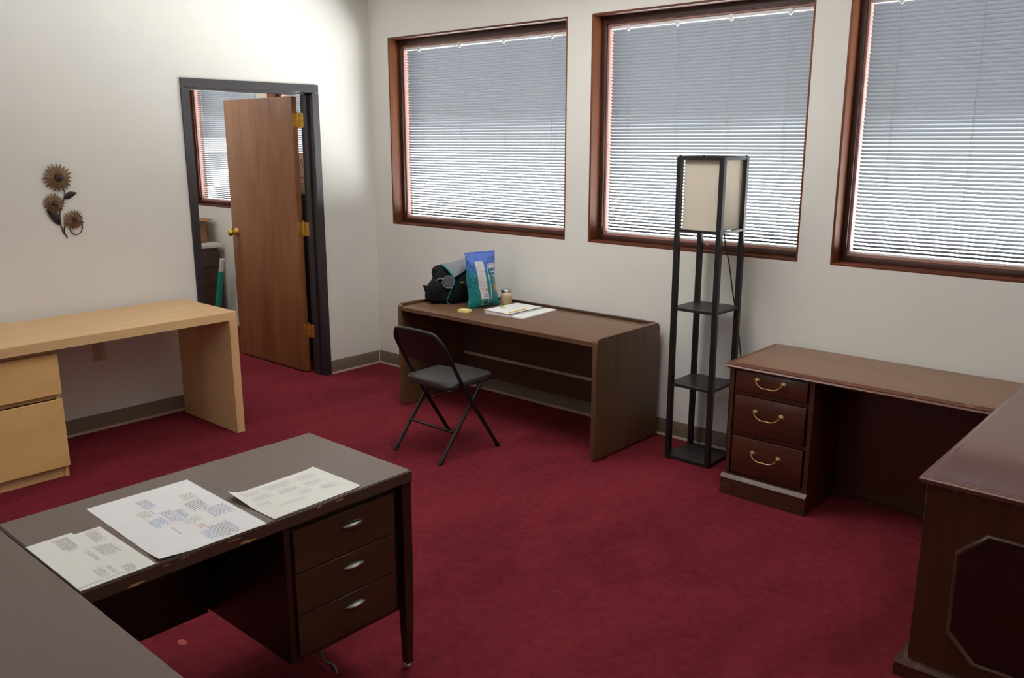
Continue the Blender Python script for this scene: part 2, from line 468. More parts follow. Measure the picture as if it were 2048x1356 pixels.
# ------------------------------------------------------------------ mesh builder
class MB:
    def __init__(s):
        s.bm = bmesh.new()
        s.mi = 0
    def _merge(s, tmp, mat=None):
        if mat is not None:
            bmesh.ops.transform(tmp, matrix=mat, verts=tmp.verts)
        bmesh.ops.recalc_face_normals(tmp, faces=tmp.faces)
        for f in tmp.faces:
            f.material_index = s.mi
        me = bpy.data.meshes.new('t')
        tmp.to_mesh(me)
        tmp.free()
        s.bm.from_mesh(me)
        bpy.data.meshes.remove(me)
        return s
    def box(s, x0, x1, y0, y1, z0, z1, bev=0.0, seg=2, mat=None):
        t = bmesh.new()
        bmesh.ops.create_cube(t, size=1.0)
        for v in t.verts:
            v.co = Vector((x0 + (v.co.x + .5) * (x1 - x0), y0 + (v.co.y + .5) * (y1 - y0), z0 + (v.co.z + .5) * (z1 - z0)))
        if bev > 0:
            bmesh.ops.bevel(t, geom=t.edges[:], offset=bev, segments=seg, affect='EDGES', profile=0.5)
        return s._merge(t, mat)
    def prism(s, poly, axis, a0, a1, bev=0.0, seg=2, mat=None):
        t = bmesh.new()
        def P(p, a):
            return {'x': (a, p[0], p[1]), 'y': (p[0], a, p[1]), 'z': (p[0], p[1], a)}[axis]
        A = [t.verts.new(P(p, a0)) for p in poly]
        B = [t.verts.new(P(p, a1)) for p in poly]
        t.faces.new(A)
        t.faces.new(B[::-1])
        n = len(poly)
        for i in range(n):
            t.faces.new((A[i], B[i], B[(i + 1) % n], A[(i + 1) % n]))
        if bev > 0:
            ed = [e for e in t.edges if abs({'x': e.verts[0].co.x - e.verts[1].co.x, 'y': e.verts[0].co.y - e.verts[1].co.y, 'z': e.verts[0].co.z - e.verts[1].co.z}[axis]) < 1e-9]
            bmesh.ops.bevel(t, geom=ed, offset=bev, segments=seg, affect='EDGES', profile=0.5)
        return s._merge(t, mat)
    def tube(s, pts, r, seg=10, smooth=0, closed=False, flat=1.0, mat=None):
        pts = [Vector(p) for p in pts]
        if smooth:
            out = []
            n = len(pts)
            rng = range(n) if closed else range(n - 1)
            for i in rng:
                if closed:
                    p0, p1, p2, p3 = pts[(i - 1) % n], pts[i], pts[(i + 1) % n], pts[(i + 2) % n]
                else:
                    p0, p1, p2, p3 = pts[max(0, i - 1)], pts[i], pts[i + 1], pts[min(n - 1, i + 2)]
                for k in range(smooth):
                    u = k / smooth
                    out.append(0.5 * ((2 * p1) + (p2 - p0) * u + (2 * p0 - 5 * p1 + 4 * p2 - p3) * u * u + (3 * p1 - p0 - 3 * p2 + p3) * u ** 3))
            if not closed:
                out.append(pts[-1])
            pts = out
        t = bmesh.new()
        n = len(pts)
        rr = r if callable(r) else (lambda u: r)
        rings = []
        up = None
        for i, p in enumerate(pts):
            if closed:
                d = (pts[(i + 1) % n] - pts[(i - 1) % n]).normalized()
            else:
                d = (pts[min(n - 1, i + 1)] - pts[max(0, i - 1)]).normalized()
            if up is None:
                up = Vector((0, 0, 1)) if abs(d.z) < 0.9 else Vector((1, 0, 0))
            a = d.cross(up).normalized()
            up = a.cross(d).normalized()
            q = rr(i / max(1, n - 1))
            rings.append([t.verts.new(p + (a * math.cos(2 * PI * k / seg) + up * math.sin(2 * PI * k / seg) * flat) * q) for k in range(seg)])
        for i in range(n if closed else n - 1):
            A, B = rings[i], rings[(i + 1) % n]
            for k in range(seg):
                t.faces.new((A[k], A[(k + 1) % seg], B[(k + 1) % seg], B[k]))
        if not closed:
            t.faces.new(rings[0][::-1])
            t.faces.new(rings[-1])
        return s._merge(t, mat)
    def lathe(s, prof, seg=24, mat=None):
        t = bmesh.new()
        rings = []
        for r, z in prof:
            if r < 1e-6:
                rings.append([t.verts.new((0, 0, z))])
            else:
                rings.append([t.verts.new((r * math.cos(2 * PI * k / seg), r * math.sin(2 * PI * k / seg), z)) for k in range(seg)])
        for A, B in zip(rings, rings[1:]):
            for k in range(seg):
                k2 = (k + 1) % seg
                if len(A) == 1 and len(B) == 1:
                    continue
                if len(A) == 1:
                    t.faces.new((A[0], B[k], B[k2]))
                elif len(B) == 1:
                    t.faces.new((A[k], A[k2], B[0]))
                else:
                    t.faces.new((A[k], A[k2], B[k2], B[k]))
        if len(rings[0]) > 1:
            t.faces.new(rings[0][::-1])
        if len(rings[-1]) > 1:
            t.faces.new(rings[-1])
        return s._merge(t, mat)
    def ball(s, c, r, sub=3, mat=None):
        t = bmesh.new()
        bmesh.ops.create_icosphere(t, subdivisions=sub, radius=1.0)
        for v in t.verts:
            v.co = Vector((c[0] + v.co.x * r[0], c[1] + v.co.y * r[1], c[2] + v.co.z * r[2]))
        return s._merge(t, mat)
    def sheet(s, fn, nu, nv, th, mat=None):
        """closed sheet: fn(u,v)->point; thickened along local normals"""
        t = bmesh.new()
        P = [[Vector(fn(i / nu, j / nv)) for j in range(nv + 1)] for i in range(nu + 1)]
        N = [[None] * (nv + 1) for _ in range(nu + 1)]
        for i in range(nu + 1):
            for j in range(nv + 1):
                du = P[min(nu, i + 1)][j] - P[max(0, i - 1)][j]
                dv = P[i][min(nv, j + 1)] - P[i][max(0, j - 1)]
                N[i][j] = du.cross(dv).normalized()
        A = [[t.verts.new(P[i][j] + N[i][j] * th / 2) for j in range(nv + 1)] for i in range(nu + 1)]
        B = [[t.verts.new(P[i][j] - N[i][j] * th / 2) for j in range(nv + 1)] for i in range(nu + 1)]
        for i in range(nu):
            for j in range(nv):
                t.faces.new((A[i][j], A[i + 1][j], A[i + 1][j + 1], A[i][j + 1]))
                t.faces.new((B[i][j], B[i][j + 1], B[i + 1][j + 1], B[i + 1][j]))
        for i in range(nu):
            t.faces.new((A[i][0], B[i][0], B[i + 1][0], A[i + 1][0]))
            t.faces.new((A[i][nv], A[i + 1][nv], B[i + 1][nv], B[i][nv]))
        for j in range(nv):
            t.faces.new((A[0][j], A[0][j + 1], B[0][j + 1], B[0][j]))
            t.faces.new((A[nu][j], B[nu][j], B[nu][j + 1], A[nu][j + 1]))
        return s._merge(t, mat)
    def quad(s, pts):
        vs_ = [s.bm.verts.new(p) for p in pts]
        f = s.bm.faces.new(vs_)
        f.material_index = s.mi
        return s
    def build(s, name, mats, parent=None, inv=None, flat=False):
        if inv is not None:
            bmesh.ops.transform(s.bm, matrix=inv, verts=s.bm.verts)
        me = bpy.data.meshes.new(name)
        s.bm.to_mesh(me)
        s.bm.free()
        for m in (mats if isinstance(mats, (list, tuple)) else [mats]):
            me.materials.append(M[m] if isinstance(m, str) else m)
        if not flat:
            for p in me.polygons:
                p.use_smooth = True
            me.set_sharp_from_angle(angle=R(38))
        o = bpy.data.objects.new(name, me)
        C.objects.link(o)
        if parent is not None:
            o.parent = parent
        return o

def tag(o, label, cat, group=None):
    o['label'] = label
    o['category'] = cat
    if group:
        o['group'] = group
    return o

class Thing:
    """an Empty at the thing's base; parts may be modelled in world or in local coordinates"""
    def __init__(s, name, label, cat, loc=(0, 0, 0), rz=0.0, group=None, structure=False):
        s.o = bpy.data.objects.new(name, None)
        s.o.empty_display_size = 0.1
        C.objects.link(s.o)
        s.o.location = loc
        s.o.rotation_euler = (0, 0, rz)
        s.mw = Matrix.Translation(loc) @ Matrix.Rotation(rz, 4, 'Z')
        s.inv = s.mw.inverted()
        if structure:
            s.o['kind'] = 'structure'
        else:
            tag(s.o, label, cat, group)
    def part(s, name, mb, mats, world=True, parent=None, label=None, flat=False):
        o = mb.build(name, mats, parent or s.o, s.inv if world else None, flat)
        if label:
            o['label'] = label
        return o

def struct(name, mb, mats, parent=None):
    o = mb.build(name, mats, parent)
    if parent is None:
        o['kind'] = 'structure'
    return o

def rot(axis, deg, c=(0, 0, 0)):
    c = Vector(c)
    return Matrix.Translation(c) @ Matrix.Rotation(R(deg), 4, axis) @ Matrix.Translation(-c)

# ================================================================== ROOM SHELL
XR, YF, ZC = 7.1, -6.6, 2.74
XW = -0.122          # far face of the partition with the door
XA, YA = -2.98, -3.6  # adjoining office
struct('floor', MB().box(XA - .1, XR + .1, YF - .1, 0.2, -0.05, 0.0), 'carpet')
struct('ceiling', MB().box(XA - .1, XR + .1, YF - .1, 0.2, ZC, ZC + .08), 'ceiling')
mb = MB()
xs = sorted(WINS)
mb.box(XA - .1, XR + .1, 0, 0.2, 0, ZB)
mb.box(XA - .1, XR + .1, 0, 0.2, ZT, ZC)
edge = XA - .1
for a, b in xs:
    mb.box(edge, a, 0, 0.2, ZB, ZT)
    edge = b
mb.box(edge, XR + .1, 0, 0.2, ZB, ZT)
struct('wall_back', mb, 'wall')
mb = MB()
DY0, DY1, DZ = -1.470, -0.500, 2.055
mb.box(XW, 0, YF, DY0, 0, ZC)
mb.box(XW, 0, DY1, 0, 0, ZC)
mb.box(XW, 0, DY0, DY1, DZ, ZC)
struct('wall_left', mb, 'wall')
struct('wall_right', MB().box(XR, XR + .1, YF, 0, 0, ZC), 'wall')
mb = MB()
mb.box(XA - .1, XR + .1, YF - .1, YF, 0, ZB)
mb.box(XA - .1, XR + .1, YF - .1, YF, ZT, ZC)
edge = XA - .1
for a, b in FILL_WINS:
    mb.box(edge, a, YF - .1, YF, ZB, ZT)
    edge = b
mb.box(edge, XR + .1, YF - .1, YF, ZB, ZT)
struct('wall_front', mb, 'wall')
struct('wall_outer', MB().box(XA - .1, XA, YF, 0, 0, ZC), 'wall')
struct('wall_office', MB().box(XA, XW, YA - .1, YA, 0, ZC), 'wall')

def baseprof(t):
    return [(0, 0), (0.013, 0), (0.013, 0.004), (0.006, 0.013), (0.004, 0.020), (0.004, 0.097), (0.002, 0.101), (0, 0.101)]
def baseboard(name, axis, a0, a1, off, sgn):
    r = MB()
    p = [(off + sgn * d, z) for d, z in [(0, .0), (.004, .0), (.004, .097), (.002, .101), (0, .101)]]
    r.prism(p, axis, a0, a1)
    r.mi = 1
    p = [(off + sgn * d, z) for d, z in [(.004, 0), (.014, 0), (.014, .004), (.008, .010), (.004, .014)]]
    r.prism(p, axis, a0, a1)
    return struct(name, r, ['base', 'toe'])
baseboard('baseboard_back', 'x', 0.0, XR, 0.0, -1)
baseboard('baseboard_left', 'y', YF, -1.493, 0.0, 1)
baseboard('baseboard_left_corner', 'y', -0.479, -0.014, 0.0, 1)
baseboard('baseboard_right', 'y', YF, -0.014, XR, -1)
baseboard('baseboard_front', 'x', 0.014, XR - .014, YF, 1)

# ------------------------------------------------------------------ windows
def window(n, a, b, parts=True):
    t = Thing('window_%d' % n, None, None, ((a + b) / 2, 0.0, ZB), structure=True)
    m = MB()
    J = 0.012
    m.box(a, a + J, 0.0015, 0.19, ZB, ZT, .002)
    m.box(b - J, b, 0.0015, 0.19, ZB, ZT, .002)
    m.mi = 1
    m.box(a + J, b - J, 0.0015, 0.19, ZT - J, ZT, .002)
    m.box(a + J, b - J, 0.0015, 0.19, ZB, ZB + J, .002)
    t.part('window_lining', m, ['trimwood', 'trimwood_x'])
    m = MB()
    s = 0.028
    y0, y1 = 0.088, 0.125
    m.box(a + J, a + J + s, y0, y1, ZB + J, ZT - J, .002)
    m.box(b - J - s, b - J, y0, y1, ZB + J, ZT - J, .002)
    m.box(a + J + s, b - J - s, y0, y1, ZB + J, ZB + J + s, .002)
    m.box(a + J + s, b - J - s, y0, y1, ZT - J - s - .012, ZT - J, .002)
    t.part('window_stop', m, 'stopwood')
    m = MB()
    i0, i1, k0, k1 = a + J + s, b - J - s, ZB + J + s, ZT - J - s - .012
    w = 0.012
    m.box(i0, i0 + w, .105, .150, k0, k1)
    m.box(i1 - w, i1, .105, .150, k0, k1)
    m.box(i0 + w, i1 - w, .105, .150, k0, k0 + w)
    m.box(i0 + w, i1 - w, .105, .150, k1 - w, k1)
    t.part('glazing_bead', m, 'bead')
    t.part('glass_pane', MB().box(i0 + w, i1 - w, .152, .156, k0 + w, k1 - w), 'glass')
    return i0 + w, i1 - w, k0 + w, k1 - w

PITCH, SW, TILT = 0.0185, 0.0222, 38.0
def blind(a, b, z0, z1, label, n, right_open=False):
    a += 0.004
    b -= 0.004
    yc = 0.128
    t = Thing('window_blind', label, 'blind', ((a + b) / 2, yc, z0), group='mini blinds in the windows')
    m = MB()
    m.box(a, b, yc - .013, yc + .013, z1 - .018, z1, .002)
    t.part('head_rail', m, 'whiteplastic')
    m = MB()
    bm = m.bm
    zz = z0 + 0.022
    ct, st = math.cos(R(TILT)), math.sin(R(TILT))
    k = 0
    while zz < z1 - 0.024:
        prof = []
        for i in range(4):
            u = (i / 3 - .5) * SW
            hgt = 0.0016 * (1 - (2 * u / SW) ** 2)
            # inner (room) edge is the higher one
            prof.append((yc + u * ct + hgt * st, zz - u * st + hgt * ct))
        A = [bm.verts.new((a + .002, y, z)) for y, z in prof]
        B = [bm.verts.new((b - .002, y, z)) for y, z in prof]
        for i in range(3):
            bm.faces.new((A[i], A[i + 1], B[i + 1], B[i]))
        zz += PITCH
        k += 1
    t.part('slats', m, 'slat')
    m = MB()
    m.box(a, b, yc - .011, yc + .011, z0, z0 + .009, .002)
    t.part('bottom_rail', m, 'whiteplastic')
    m = MB()
    cl = []
    nc = 4 if b - a > 1.2 else 3
    for i in range(nc):
        x = a + (b - a) * (0.10 + 0.80 * i / (nc - 1))
        m.box(x - .0008, x + .0008, yc - .0125, yc - .0117, z0 + .005, z1 - .018)
        m.box(x - .0008, x + .0008, yc + .0117, yc + .0125, z0 + .005, z1 - .018)
        cl.append(x)
    t.part('ladder_cord', m, 'cordgray')
    for x in cl:
        m = MB()
        m.box(x - .013, x + .013, yc - .020, yc - .012, z1 - .026, z1 + .001, .002)
        m.box(x - .005, x + .005, yc - .020, yc - .012, z1 - .034, z1 - .026)
        t.part('valance_clip', m, 'whiteplastic')
    return t

wl = ['white mini blind in the window over the brown desk, nearest the room corner',
      'white mini blind in the middle window, behind the lamp',
      'white mini blind in the rightmost window, cut off by the photo edge',
      'white mini blind in the window right of the photo edge',
      'white mini blind in the next office, seen left of the open door',
      'white mini blind in the next office, seen through the slit by the door hinges']
for i, (a, b) in enumerate(WINS):
    i0, i1, k0, k1 = window(i + 1, a, b)
    blind(i0, i1, k0, k1, wl[i], i)

# ------------------------------------------------------------------ door and frame
t = Thing('door_1', None, None, (-0.05, -0.985, 0), structure=True)
m = MB()
def jambpoly(s, y):    # hollow-metal frame section, s=+1 for left jamb
    return [(0.012, y), (0.012, y + s * .052), (-0.045, y + s * .052), (-0.045, y + s * .066), (-0.088, y + s * .066), (-0.088, y + s * .052), (-0.134, y + s * .052), (-0.134, y), (-0.1225, y), (-0.1225, y + s * .0205), (0.0005, y + s * .0205), (0.0005, y)]
def prism_xy(mbx, poly, z0, z1):
    mbx.prism(poly, 'z', z0, z1)
prism_xy(m, jambpoly(1, -1.491), 0, 2.02)
prism_xy(m, jambpoly(-1, -0.479), 0, 2.02)
hp = [(0.012, 2.076), (0.012, 2.024), (-0.045, 2.024), (-0.045, 2.010), (-0.088, 2.010), (-0.088, 2.024), (-0.134, 2.024), (-0.134, 2.076), (-0.1225, 2.076), (-0.1225, 2.0565), (0.0005, 2.0565), (0.0005, 2.076)]
m.prism(hp, 'y', -1.491, -0.479)
t.part('door_frame', m, 'frame_paint')
m = MB()
m.box(-1.072, -0.176, -0.577, -0.534, 0.010, 2.004, .0015)
leaf = t.part('door_leaf', m, ['doorwood'])
m = MB()
for s in (-1, 1):
    yb = -0.577 if s < 0 else -0.534
    mt = Matrix.Translation((-1.008, yb, 1.000)) @ Matrix.Rotation(R(90 if s < 0 else -90), 4, 'X')
    m.lathe([(.033, 0), (.033, .004), (.028, .008), (.014, .012), (.011, .030), (.020, .038), (.0275, .048), (.0285, .058), (.024, .068), (.012, .074), (0, .0755)], 24, mt)
kb = t.part('door_knob', m, 'brass', parent=leaf)
m = MB()
m.box(-1.0735, -1.0725, -.568, -.543, .955, 1.045)
t.part('latch_plate', m, 'brass', parent=leaf)
for z in (1.841, 1.075, 0.318):
    m = MB()
    m.box(-.176, -.1745, -.572, -.534, z - .05, z + .05, .001, 1)
    m.box(-.172, -.098, -.5335, -.5315, z - .05, z + .05, .001, 1)
    m.tube([(-.171, -.530, z - .055), (-.171, -.530, z + .055)], .007, 12)
    for kk in (-.035, .035):
        m.tube([(-.171, -.530, z + kk - .001), (-.171, -.530, z + kk + .001)], .0078, 12)
    m.ball((-.171, -.530, z + .057), (.006, .006, .005), 2)
    m.mi = 1
    for dz in (-.034, 0, .034):
        for xx in (-.148, -.112):
            m.ball((xx, -.5337, z + dz), (.004, .001, .004), 2)
        m.ball((-.1743, -.556, z + dz), (.001, .004, .004), 2)
    t.part('hinge', m, ['brass', 'oldbrass'])

# ================================================================== FURNITURE
# ------------------------------------------------------------------ maple desk on the left wall
T = Thing('maple_desk', 'light maple desk with two drawers against the left wall, under the metal flowers', 'desk', (0.35, -2.36, 0))
T.part('tabletop', MB().box(.045, .676, -3.12, -1.615, .685, .734, .0012, 1), 'maple')
T.part('side_panel', MB().box(.05, .676, -1.665, -1.615, 0, .6845, .001, 1), 'maple_z')
m = MB()
m.box(.05, .612, -2.625, -2.605, .0, .6845)
m.box(.05, .612, -3.12, -3.07, .0, .6845)
m.box(.05, .065, -3.07, -2.625, .0, .6845)
m.box(.05, .60, -3.07, -2.625, .05, .066)
m.box(.58, .606, -3.07, -2.625, .0, .05)
m.box(.58, .604, -3.07, -2.625, .655, .6845)
m.box(.58, .604, -3.07, -2.625, .42, .45)
cab = T.part('drawer_cabinet', m, 'maple_z')
for z0, z1 in ((.448, .658), (.062, .420)):
    m = MB().prism([(.612, z0), (.634, z0), (.634, z1 - .003), (.628, z1), (.612, z1 - .014)], 'y', -3.118, -2.603)
    T.part('drawer', m, 'maple_f')

# ------------------------------------------------------------------ near desk with the papers
T = Thing('office_desk', 'dark brown three-drawer desk with taupe top and white papers laid out', 'desk', (2.95, -3.0, 0))
m = MB()
m.box(2.684, 3.217, -3.541, -2.540, .6905, .693)
m.mi = 1
m.box(2.680, 3.221, -3.546, -2.536, .657, .6908, .0015, 1)
T.part('tabletop', m, ['graylam', 'grayedge'])
random.seed(11)
for yc_, wd, zc_, hh in ((-3.418, .046, .663, .006), (-3.156, .040, .682, .004), (-3.118, .048, .664, .008), (-3.342, .020, .682, .004), (-3.295, .022, .685, .003), (-2.889, .020, .685, .0045), (-2.816, .034, .683, .004)):
    m = MB()
    n = 8
    top = [(yc_ - wd / 2 + wd * i / n, zc_ + hh * random.uniform(.1, .9) * math.sin(PI * (i + .3) / (n + .6))) for i in range(n + 1)]
    bot = [(yc_ + wd / 2 - wd * i / n, zc_ - hh * random.uniform(.1, .7) * math.sin(PI * (i + .3) / (n + .6))) for i in range(n + 1)]
    m.prism(top + bot, 'x', 3.2205, 3.2216)
    T.part('edge_chip', m, 'chip', label='bare wood chip in the desk edge')
m = MB()
m.box(2.705, 3.186, -2.987, -2.965, .212, .657, .001, 1)
m.box(2.705, 3.186, -2.592, -2.576, .212, .657, .001, 1)
m.box(2.705, 2.720, -2.965, -2.592, .212, .657)
m.box(2.720, 3.186, -2.965, -2.592, .212, .228)
m.box(2.720, 3.180, -2.965, -2.592, .630, .657)
ped = T.part('pedestal', m, 'espresso_z')
zs = [(.494, .628), (.362, .491), (.231, .359)]
for (z0, z1), zh in zip(zs, (.583, .449, .319)):
    m = MB()
    m.box(3.165, 3.197, -2.964, -2.593, z0, z1, .0015, 1)
    m.mi = 1
    dr = T.part('drawer', m, ['espresso', 'chip'])
    m = MB()
    prof = []
    t2 = bmesh.new()
    # almond shaped shell pull, open underneath
    nu, nv = 16, 8
    P = []
    for i in range(nu + 1):
        u = -1 + 2 * i / nu
        w = (1 - u * u) ** 0.5 if abs(u) < 1 else 0
        w = max(w, .02)
        row = []
        for j in range(nv + 1):
            a = PI * 0.08 + (PI * 0.95) * j / nv
            row.append(Vector((3.197 + .021 * w * math.sin(a) * 1.0 + .0008, -2.760 + u * .041, zh + .012 * w * math.cos(a))))
        P.append([t2.verts.new(p) for p in row])
    for i in range(nu):
        for j in range(nv):
            t2.faces.new((P[i][j], P[i + 1][j], P[i + 1][j + 1], P[i][j + 1]))
    bmesh.ops.solidify(t2, geom=t2.faces[:], thickness=.0015)
    m._merge(t2)
    T.part('drawer_pull', m, 'chrome', parent=dr)
m = MB()
m.box(2.700, 2.716, -3.50, -2.987, .20, .657)
T.part('modesty_panel', m, 'espresso_z')
for (lx, ly) in ((3.197, -2.556), (2.70, -2.556), (2.70, -3.52)):
    m = MB()
    h0, h1 = .0125, .021
    tt = bmesh.new()
    for z, h in ((.018, h0), (.24, .0165), (.657, .0185)):
        pass
    rings = []
    for z, h in ((.018, h0), (.24, .0172), (.657, .0185)):
        rings.append([tt.verts.new((lx + sx * h, ly + sy * h, z)) for sx, sy in ((-1, -1), (1, -1), (1, 1), (-1, 1))])
    for A, B in zip(rings, rings[1:]):
        for k in range(4):
            tt.faces.new((A[k], A[(k + 1) % 4], B[(k + 1) % 4], B[k]))
    tt.faces.new(rings[0][::-1])
    tt.faces.new(rings[-1])
    m._merge(tt)
    lg = T.part('leg', m, 'espresso_z')
    m = MB()
    m.lathe([(.012, 0), (.0155, .002), (.0155, .010), (.011, .018)], 16, Matrix.Translation((lx, ly, 0)))
    T.part('foot_glide', m, 'chrome', parent=lg)

# return section, nearest the camera
T = Thing('desk_return', 'taupe-topped desk at the lower left corner, joined to the desk with papers', 'desk', (3.4, -3.85, 0))
m = MB()
m.box(2.690, 4.196, -4.146, -3.5505, .6905, .693)
m.mi = 1
m.box(2.686, 4.20, -4.15, -3.5475, .657, .6908, .0015, 1)
T.part('tabletop', m, ['graylam', 'grayedge'])
m = MB()
m.box(2.72, 2.74, -4.12, -3.57, 0, .657)
T.part('side_panel', m, 'espresso_z')
m = MB()
m.box(4.15, 4.17, -4.12, -3.57, 0, .657)
T.part('side_panel', m, 'espresso_z')
m = MB()
m.box(2.74, 4.15, -4.12, -4.10, .25, .657)
T.part('modesty_panel', m, 'espresso_z')

# ------------------------------------------------------------------ papers
def dashes(m, mi, x0, y0, w, h, rows, zf, skew=0.0, wl=(.006, .018), ragged=.25):
    m.mi = mi
    ph = h / rows
    for r in range(rows):
        x = x0 + random.uniform(0, .004)
        end = x0 + w * (1 - ragged * random.random())
        y = y0 + ph * (r + .3)
        while x < end:
            l = min(random.uniform(*wl), end - x + .002)
            z = zf(x + l / 2, y) + .0006
            yy = y + skew * (x - x0)
            m.quad([(x, yy, zf(x, yy) + .0012), (x + l, yy, zf(x + l, yy) + .0012), (x + l, yy + ph * .34, zf(x + l, yy + ph * .34) + .0012), (x, yy + ph * .34, zf(x, yy + ph * .34) + .0012)])
            x += l + random.uniform(.002, .005)

def paper(name, label, cx, cy, z, w, h, rz, mats, blocks, curl=None, group=None):
    zf = curl or (lambda x, y: 0.0)
    m = MB()
    m.sheet(lambda u, v: (-w / 2 + u * w, -h / 2 + v * h, zf(-w / 2 + u * w, -h / 2 + v * h) + .0004), 16, 16, .0005)
    for b in blocks:
        dashes(m, *b[:6], zf, *b[6:])
    o = m.build(name, mats)
    o.location = (cx, cy, z)
    o.rotation_euler = (0, 0, rz)
    tag(o, label, 'paper', group)
    return o
ZD = .6934
random.seed(3)
big_mats = ['paper', 'ink_purple', 'ink_green', 'ink_dark', 'ink_blue', 'ink_red']
def world_blocks(cx, cy, rows):
    return [(mi, xa - cx, ya - cy, xb - xa, yb - ya, n) for mi, xa, xb, ya, yb, n in rows]
c = (2.991, -3.2005)
blk = world_blocks(*c, [
    (1, 2.822, 2.902, -3.237, -3.203, 6), (1, 2.914, 2.940, -3.236, -3.228, 1), (2, 2.900, 2.952, -3.269, -3.241, 4), (2, 2.864, 2.918, -3.130, -3.091, 5),
    (3, 2.928, 3.005, -3.147, -3.098, 7), (1, 3.004, 3.079, -3.127, -3.064, 9), (1, 2.938, 2.985, -3.222, -3.190, 5), (4, 2.955, 3.030, -3.190, -3.167, 4),
    (2, 2.960, 3.030, -3.182, -3.176, 1), (1, 2.985, 3.036, -3.222, -3.192, 5), (4, 2.971, 3.033, -3.270, -3.229, 6), (2, 3.031, 3.071, -3.201, -3.156, 6),
    (5, 3.085, 3.119, -3.189, -3.167, 4), (5, 3.054, 3.113, -3.245, -3.236, 1), (3, 3.119, 3.205, -3.177, -3.134, 6), (1, 3.119, 3.205, -3.134, -3.115, 3), (4, 3.133, 3.203, -3.203, -3.178, 4)])
paper('paper_sheet', 'largest white sheet on the near desk, with blocks of coloured handwriting', *c, ZD + .0002, .452, .297, R(-1.5), big_mats, blk,
      lambda x, y: .007 * min(1, max(0, (x - .12) / .10)) ** 2 * min(1, max(0, (-y - .06) / .08)))
faint = ['paper2', 'ink_faint']
blk = [(1, -.13, .065, .06, .03, 4), (1, -.05, .055, .09, .04, 5), (1, .055, .05, .07, .04, 5), (1, -.12, .02, .07, .03, 4), (1, -.04, .01, .08, .03, 4), (1, .05, .0, .07, .035, 4), (1, -.13, -.02, .04, .025, 3), (1, -.09, -.06, .11, .012, 2), (1, .0, -.035, .045, .03, 4), (1, .07, -.05, .05, .03, 4)]
paper('paper_sheet', 'off-white sheet with faint pencil notes, on the near desk toward the drawers', 3.095, -2.882, ZD + .0010, .300, .232, R(91.0), faint, blk,
      lambda x, y: .016 * max(0, (-x - .09) / .06) ** 2 * max(0, min(1, (y + .02) / .13)) + (.004 * max(0, (x - .11) / .04) ** 2 if x > .11 else 0))
prt = ['paper2', 'ink_dark', 'ink_gray']
c = (3.0585, -3.4555)
paper('paper_sheet', 'white printed sheet at the desk joint, lying half under its twin', *c, ZD + .0002, .313, .179, 0, prt,
      world_blocks(*c, [(2, 2.914, 2.998, -3.414, -3.384, 7), (2, 3.016, 3.094, -3.431, -3.401, 7), (2, 3.022, 3.085, -3.400, -3.390, 2), (2, 3.166, 3.210, -3.430, -3.404, 6)]))
c = (3.0435, -3.4890)
paper('paper_sheet', 'white printed sheet with one dark text block, on top at the desk joint', *c, ZD + .0012, .313, .112, 0, prt,
      world_blocks(*c, [(1, 2.903, 2.998, -3.489, -3.452, 9), (2, 3.022, 3.096, -3.457, -3.444, 3), (2, 3.136, 3.196, -3.487, -3.463, 5), (2, 3.140, 3.190, -3.456, -3.444, 3)]))

# cables and a scrap beneath the near desk
m = MB()
m.tube([(2.93, -2.70, .20), (2.95, -2.73, .10), (2.98, -2.735, .02), (3.01, -2.72, .004), (3.06, -2.74, .004)], .0035, 8, 6)
ca = Thing('cable', 'thin red and grey wires dangling under the drawers of the near desk', 'cable', (2.98, -2.73, 0))
ca.part('gray_wire', m, 'wiregray')
m = MB()
m.tube([(2.90, -2.74, .19), (2.92, -2.69, .09), (2.95, -2.67, .06), (2.96, -2.70, .055), (2.93, -2.76, .08), (2.97, -2.76, .03), (3.02, -2.745, .004)], .0025, 8, 6)
ca.part('red_wire', m, 'wirered')
m = MB()
m.lathe([(0, 0), (.016, 0), (.017, .001), (.010, .003), (0, .0035)], 14, Matrix.Translation((2.506, -2.985, 0)) @ Matrix.Diagonal((1.3, .8, 1, 1)))
tag(m.build('scrap', 'scrap'), 'small pink scrap on the carpet under the near desk', 'scrap')

# ------------------------------------------------------------------ walnut desk on the window wall
T = Thing('walnut_desk', 'walnut panel-ended desk below the first window, holding a backpack and jar', 'desk', (1.77, -.35, 0))
def panel_poly(y0, y1, z0, z1, r=.028, rb=.02):
    p = []
    for cx, cz, a0, rr in ((y0 + rb, z0 + rb, 180, rb), (y1 - rb, z0 + rb, 270, rb), (y1 - r, z1 - r, 0, r), (y0 + r, z1 - r, 90, r)):
        for k in range(6):
            a = R(a0 + 90 * k / 5)
            p.append((cx + rr * math.cos(a), cz + rr * math.sin(a)))
    return p
for x0, x1 in ((.980, 1.010), (2.530, 2.560)):
    m = MB().prism(panel_poly(-.650, -.042, .014, .684), 'x', x0, x1, .002, 1)
    sp_ = T.part('side_panel', m, 'walnut')
    for yy in (-.60, -.09):
        m = MB().lathe([(.012, 0), (.014, .003), (.014, .009), (.006, .012), (.006, .016)], 14, Matrix.Translation(((x0 + x1) / 2, yy, 0)))
        T.part('foot_glide', m, 'chrome', parent=sp_)
m = MB().prism([(-.646, .640), (-.045, .640), (-.045, .668), (-.640, .668), (-.646, .664)], 'x', 1.0105, 2.5295)
T.part('tabletop', m, 'walnut_top')
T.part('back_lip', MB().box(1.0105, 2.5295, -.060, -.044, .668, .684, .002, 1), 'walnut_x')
T.part('modesty_panel', MB().box(1.0105, 2.5295, -.075, -.058, .275, .640), 'walnut_x')
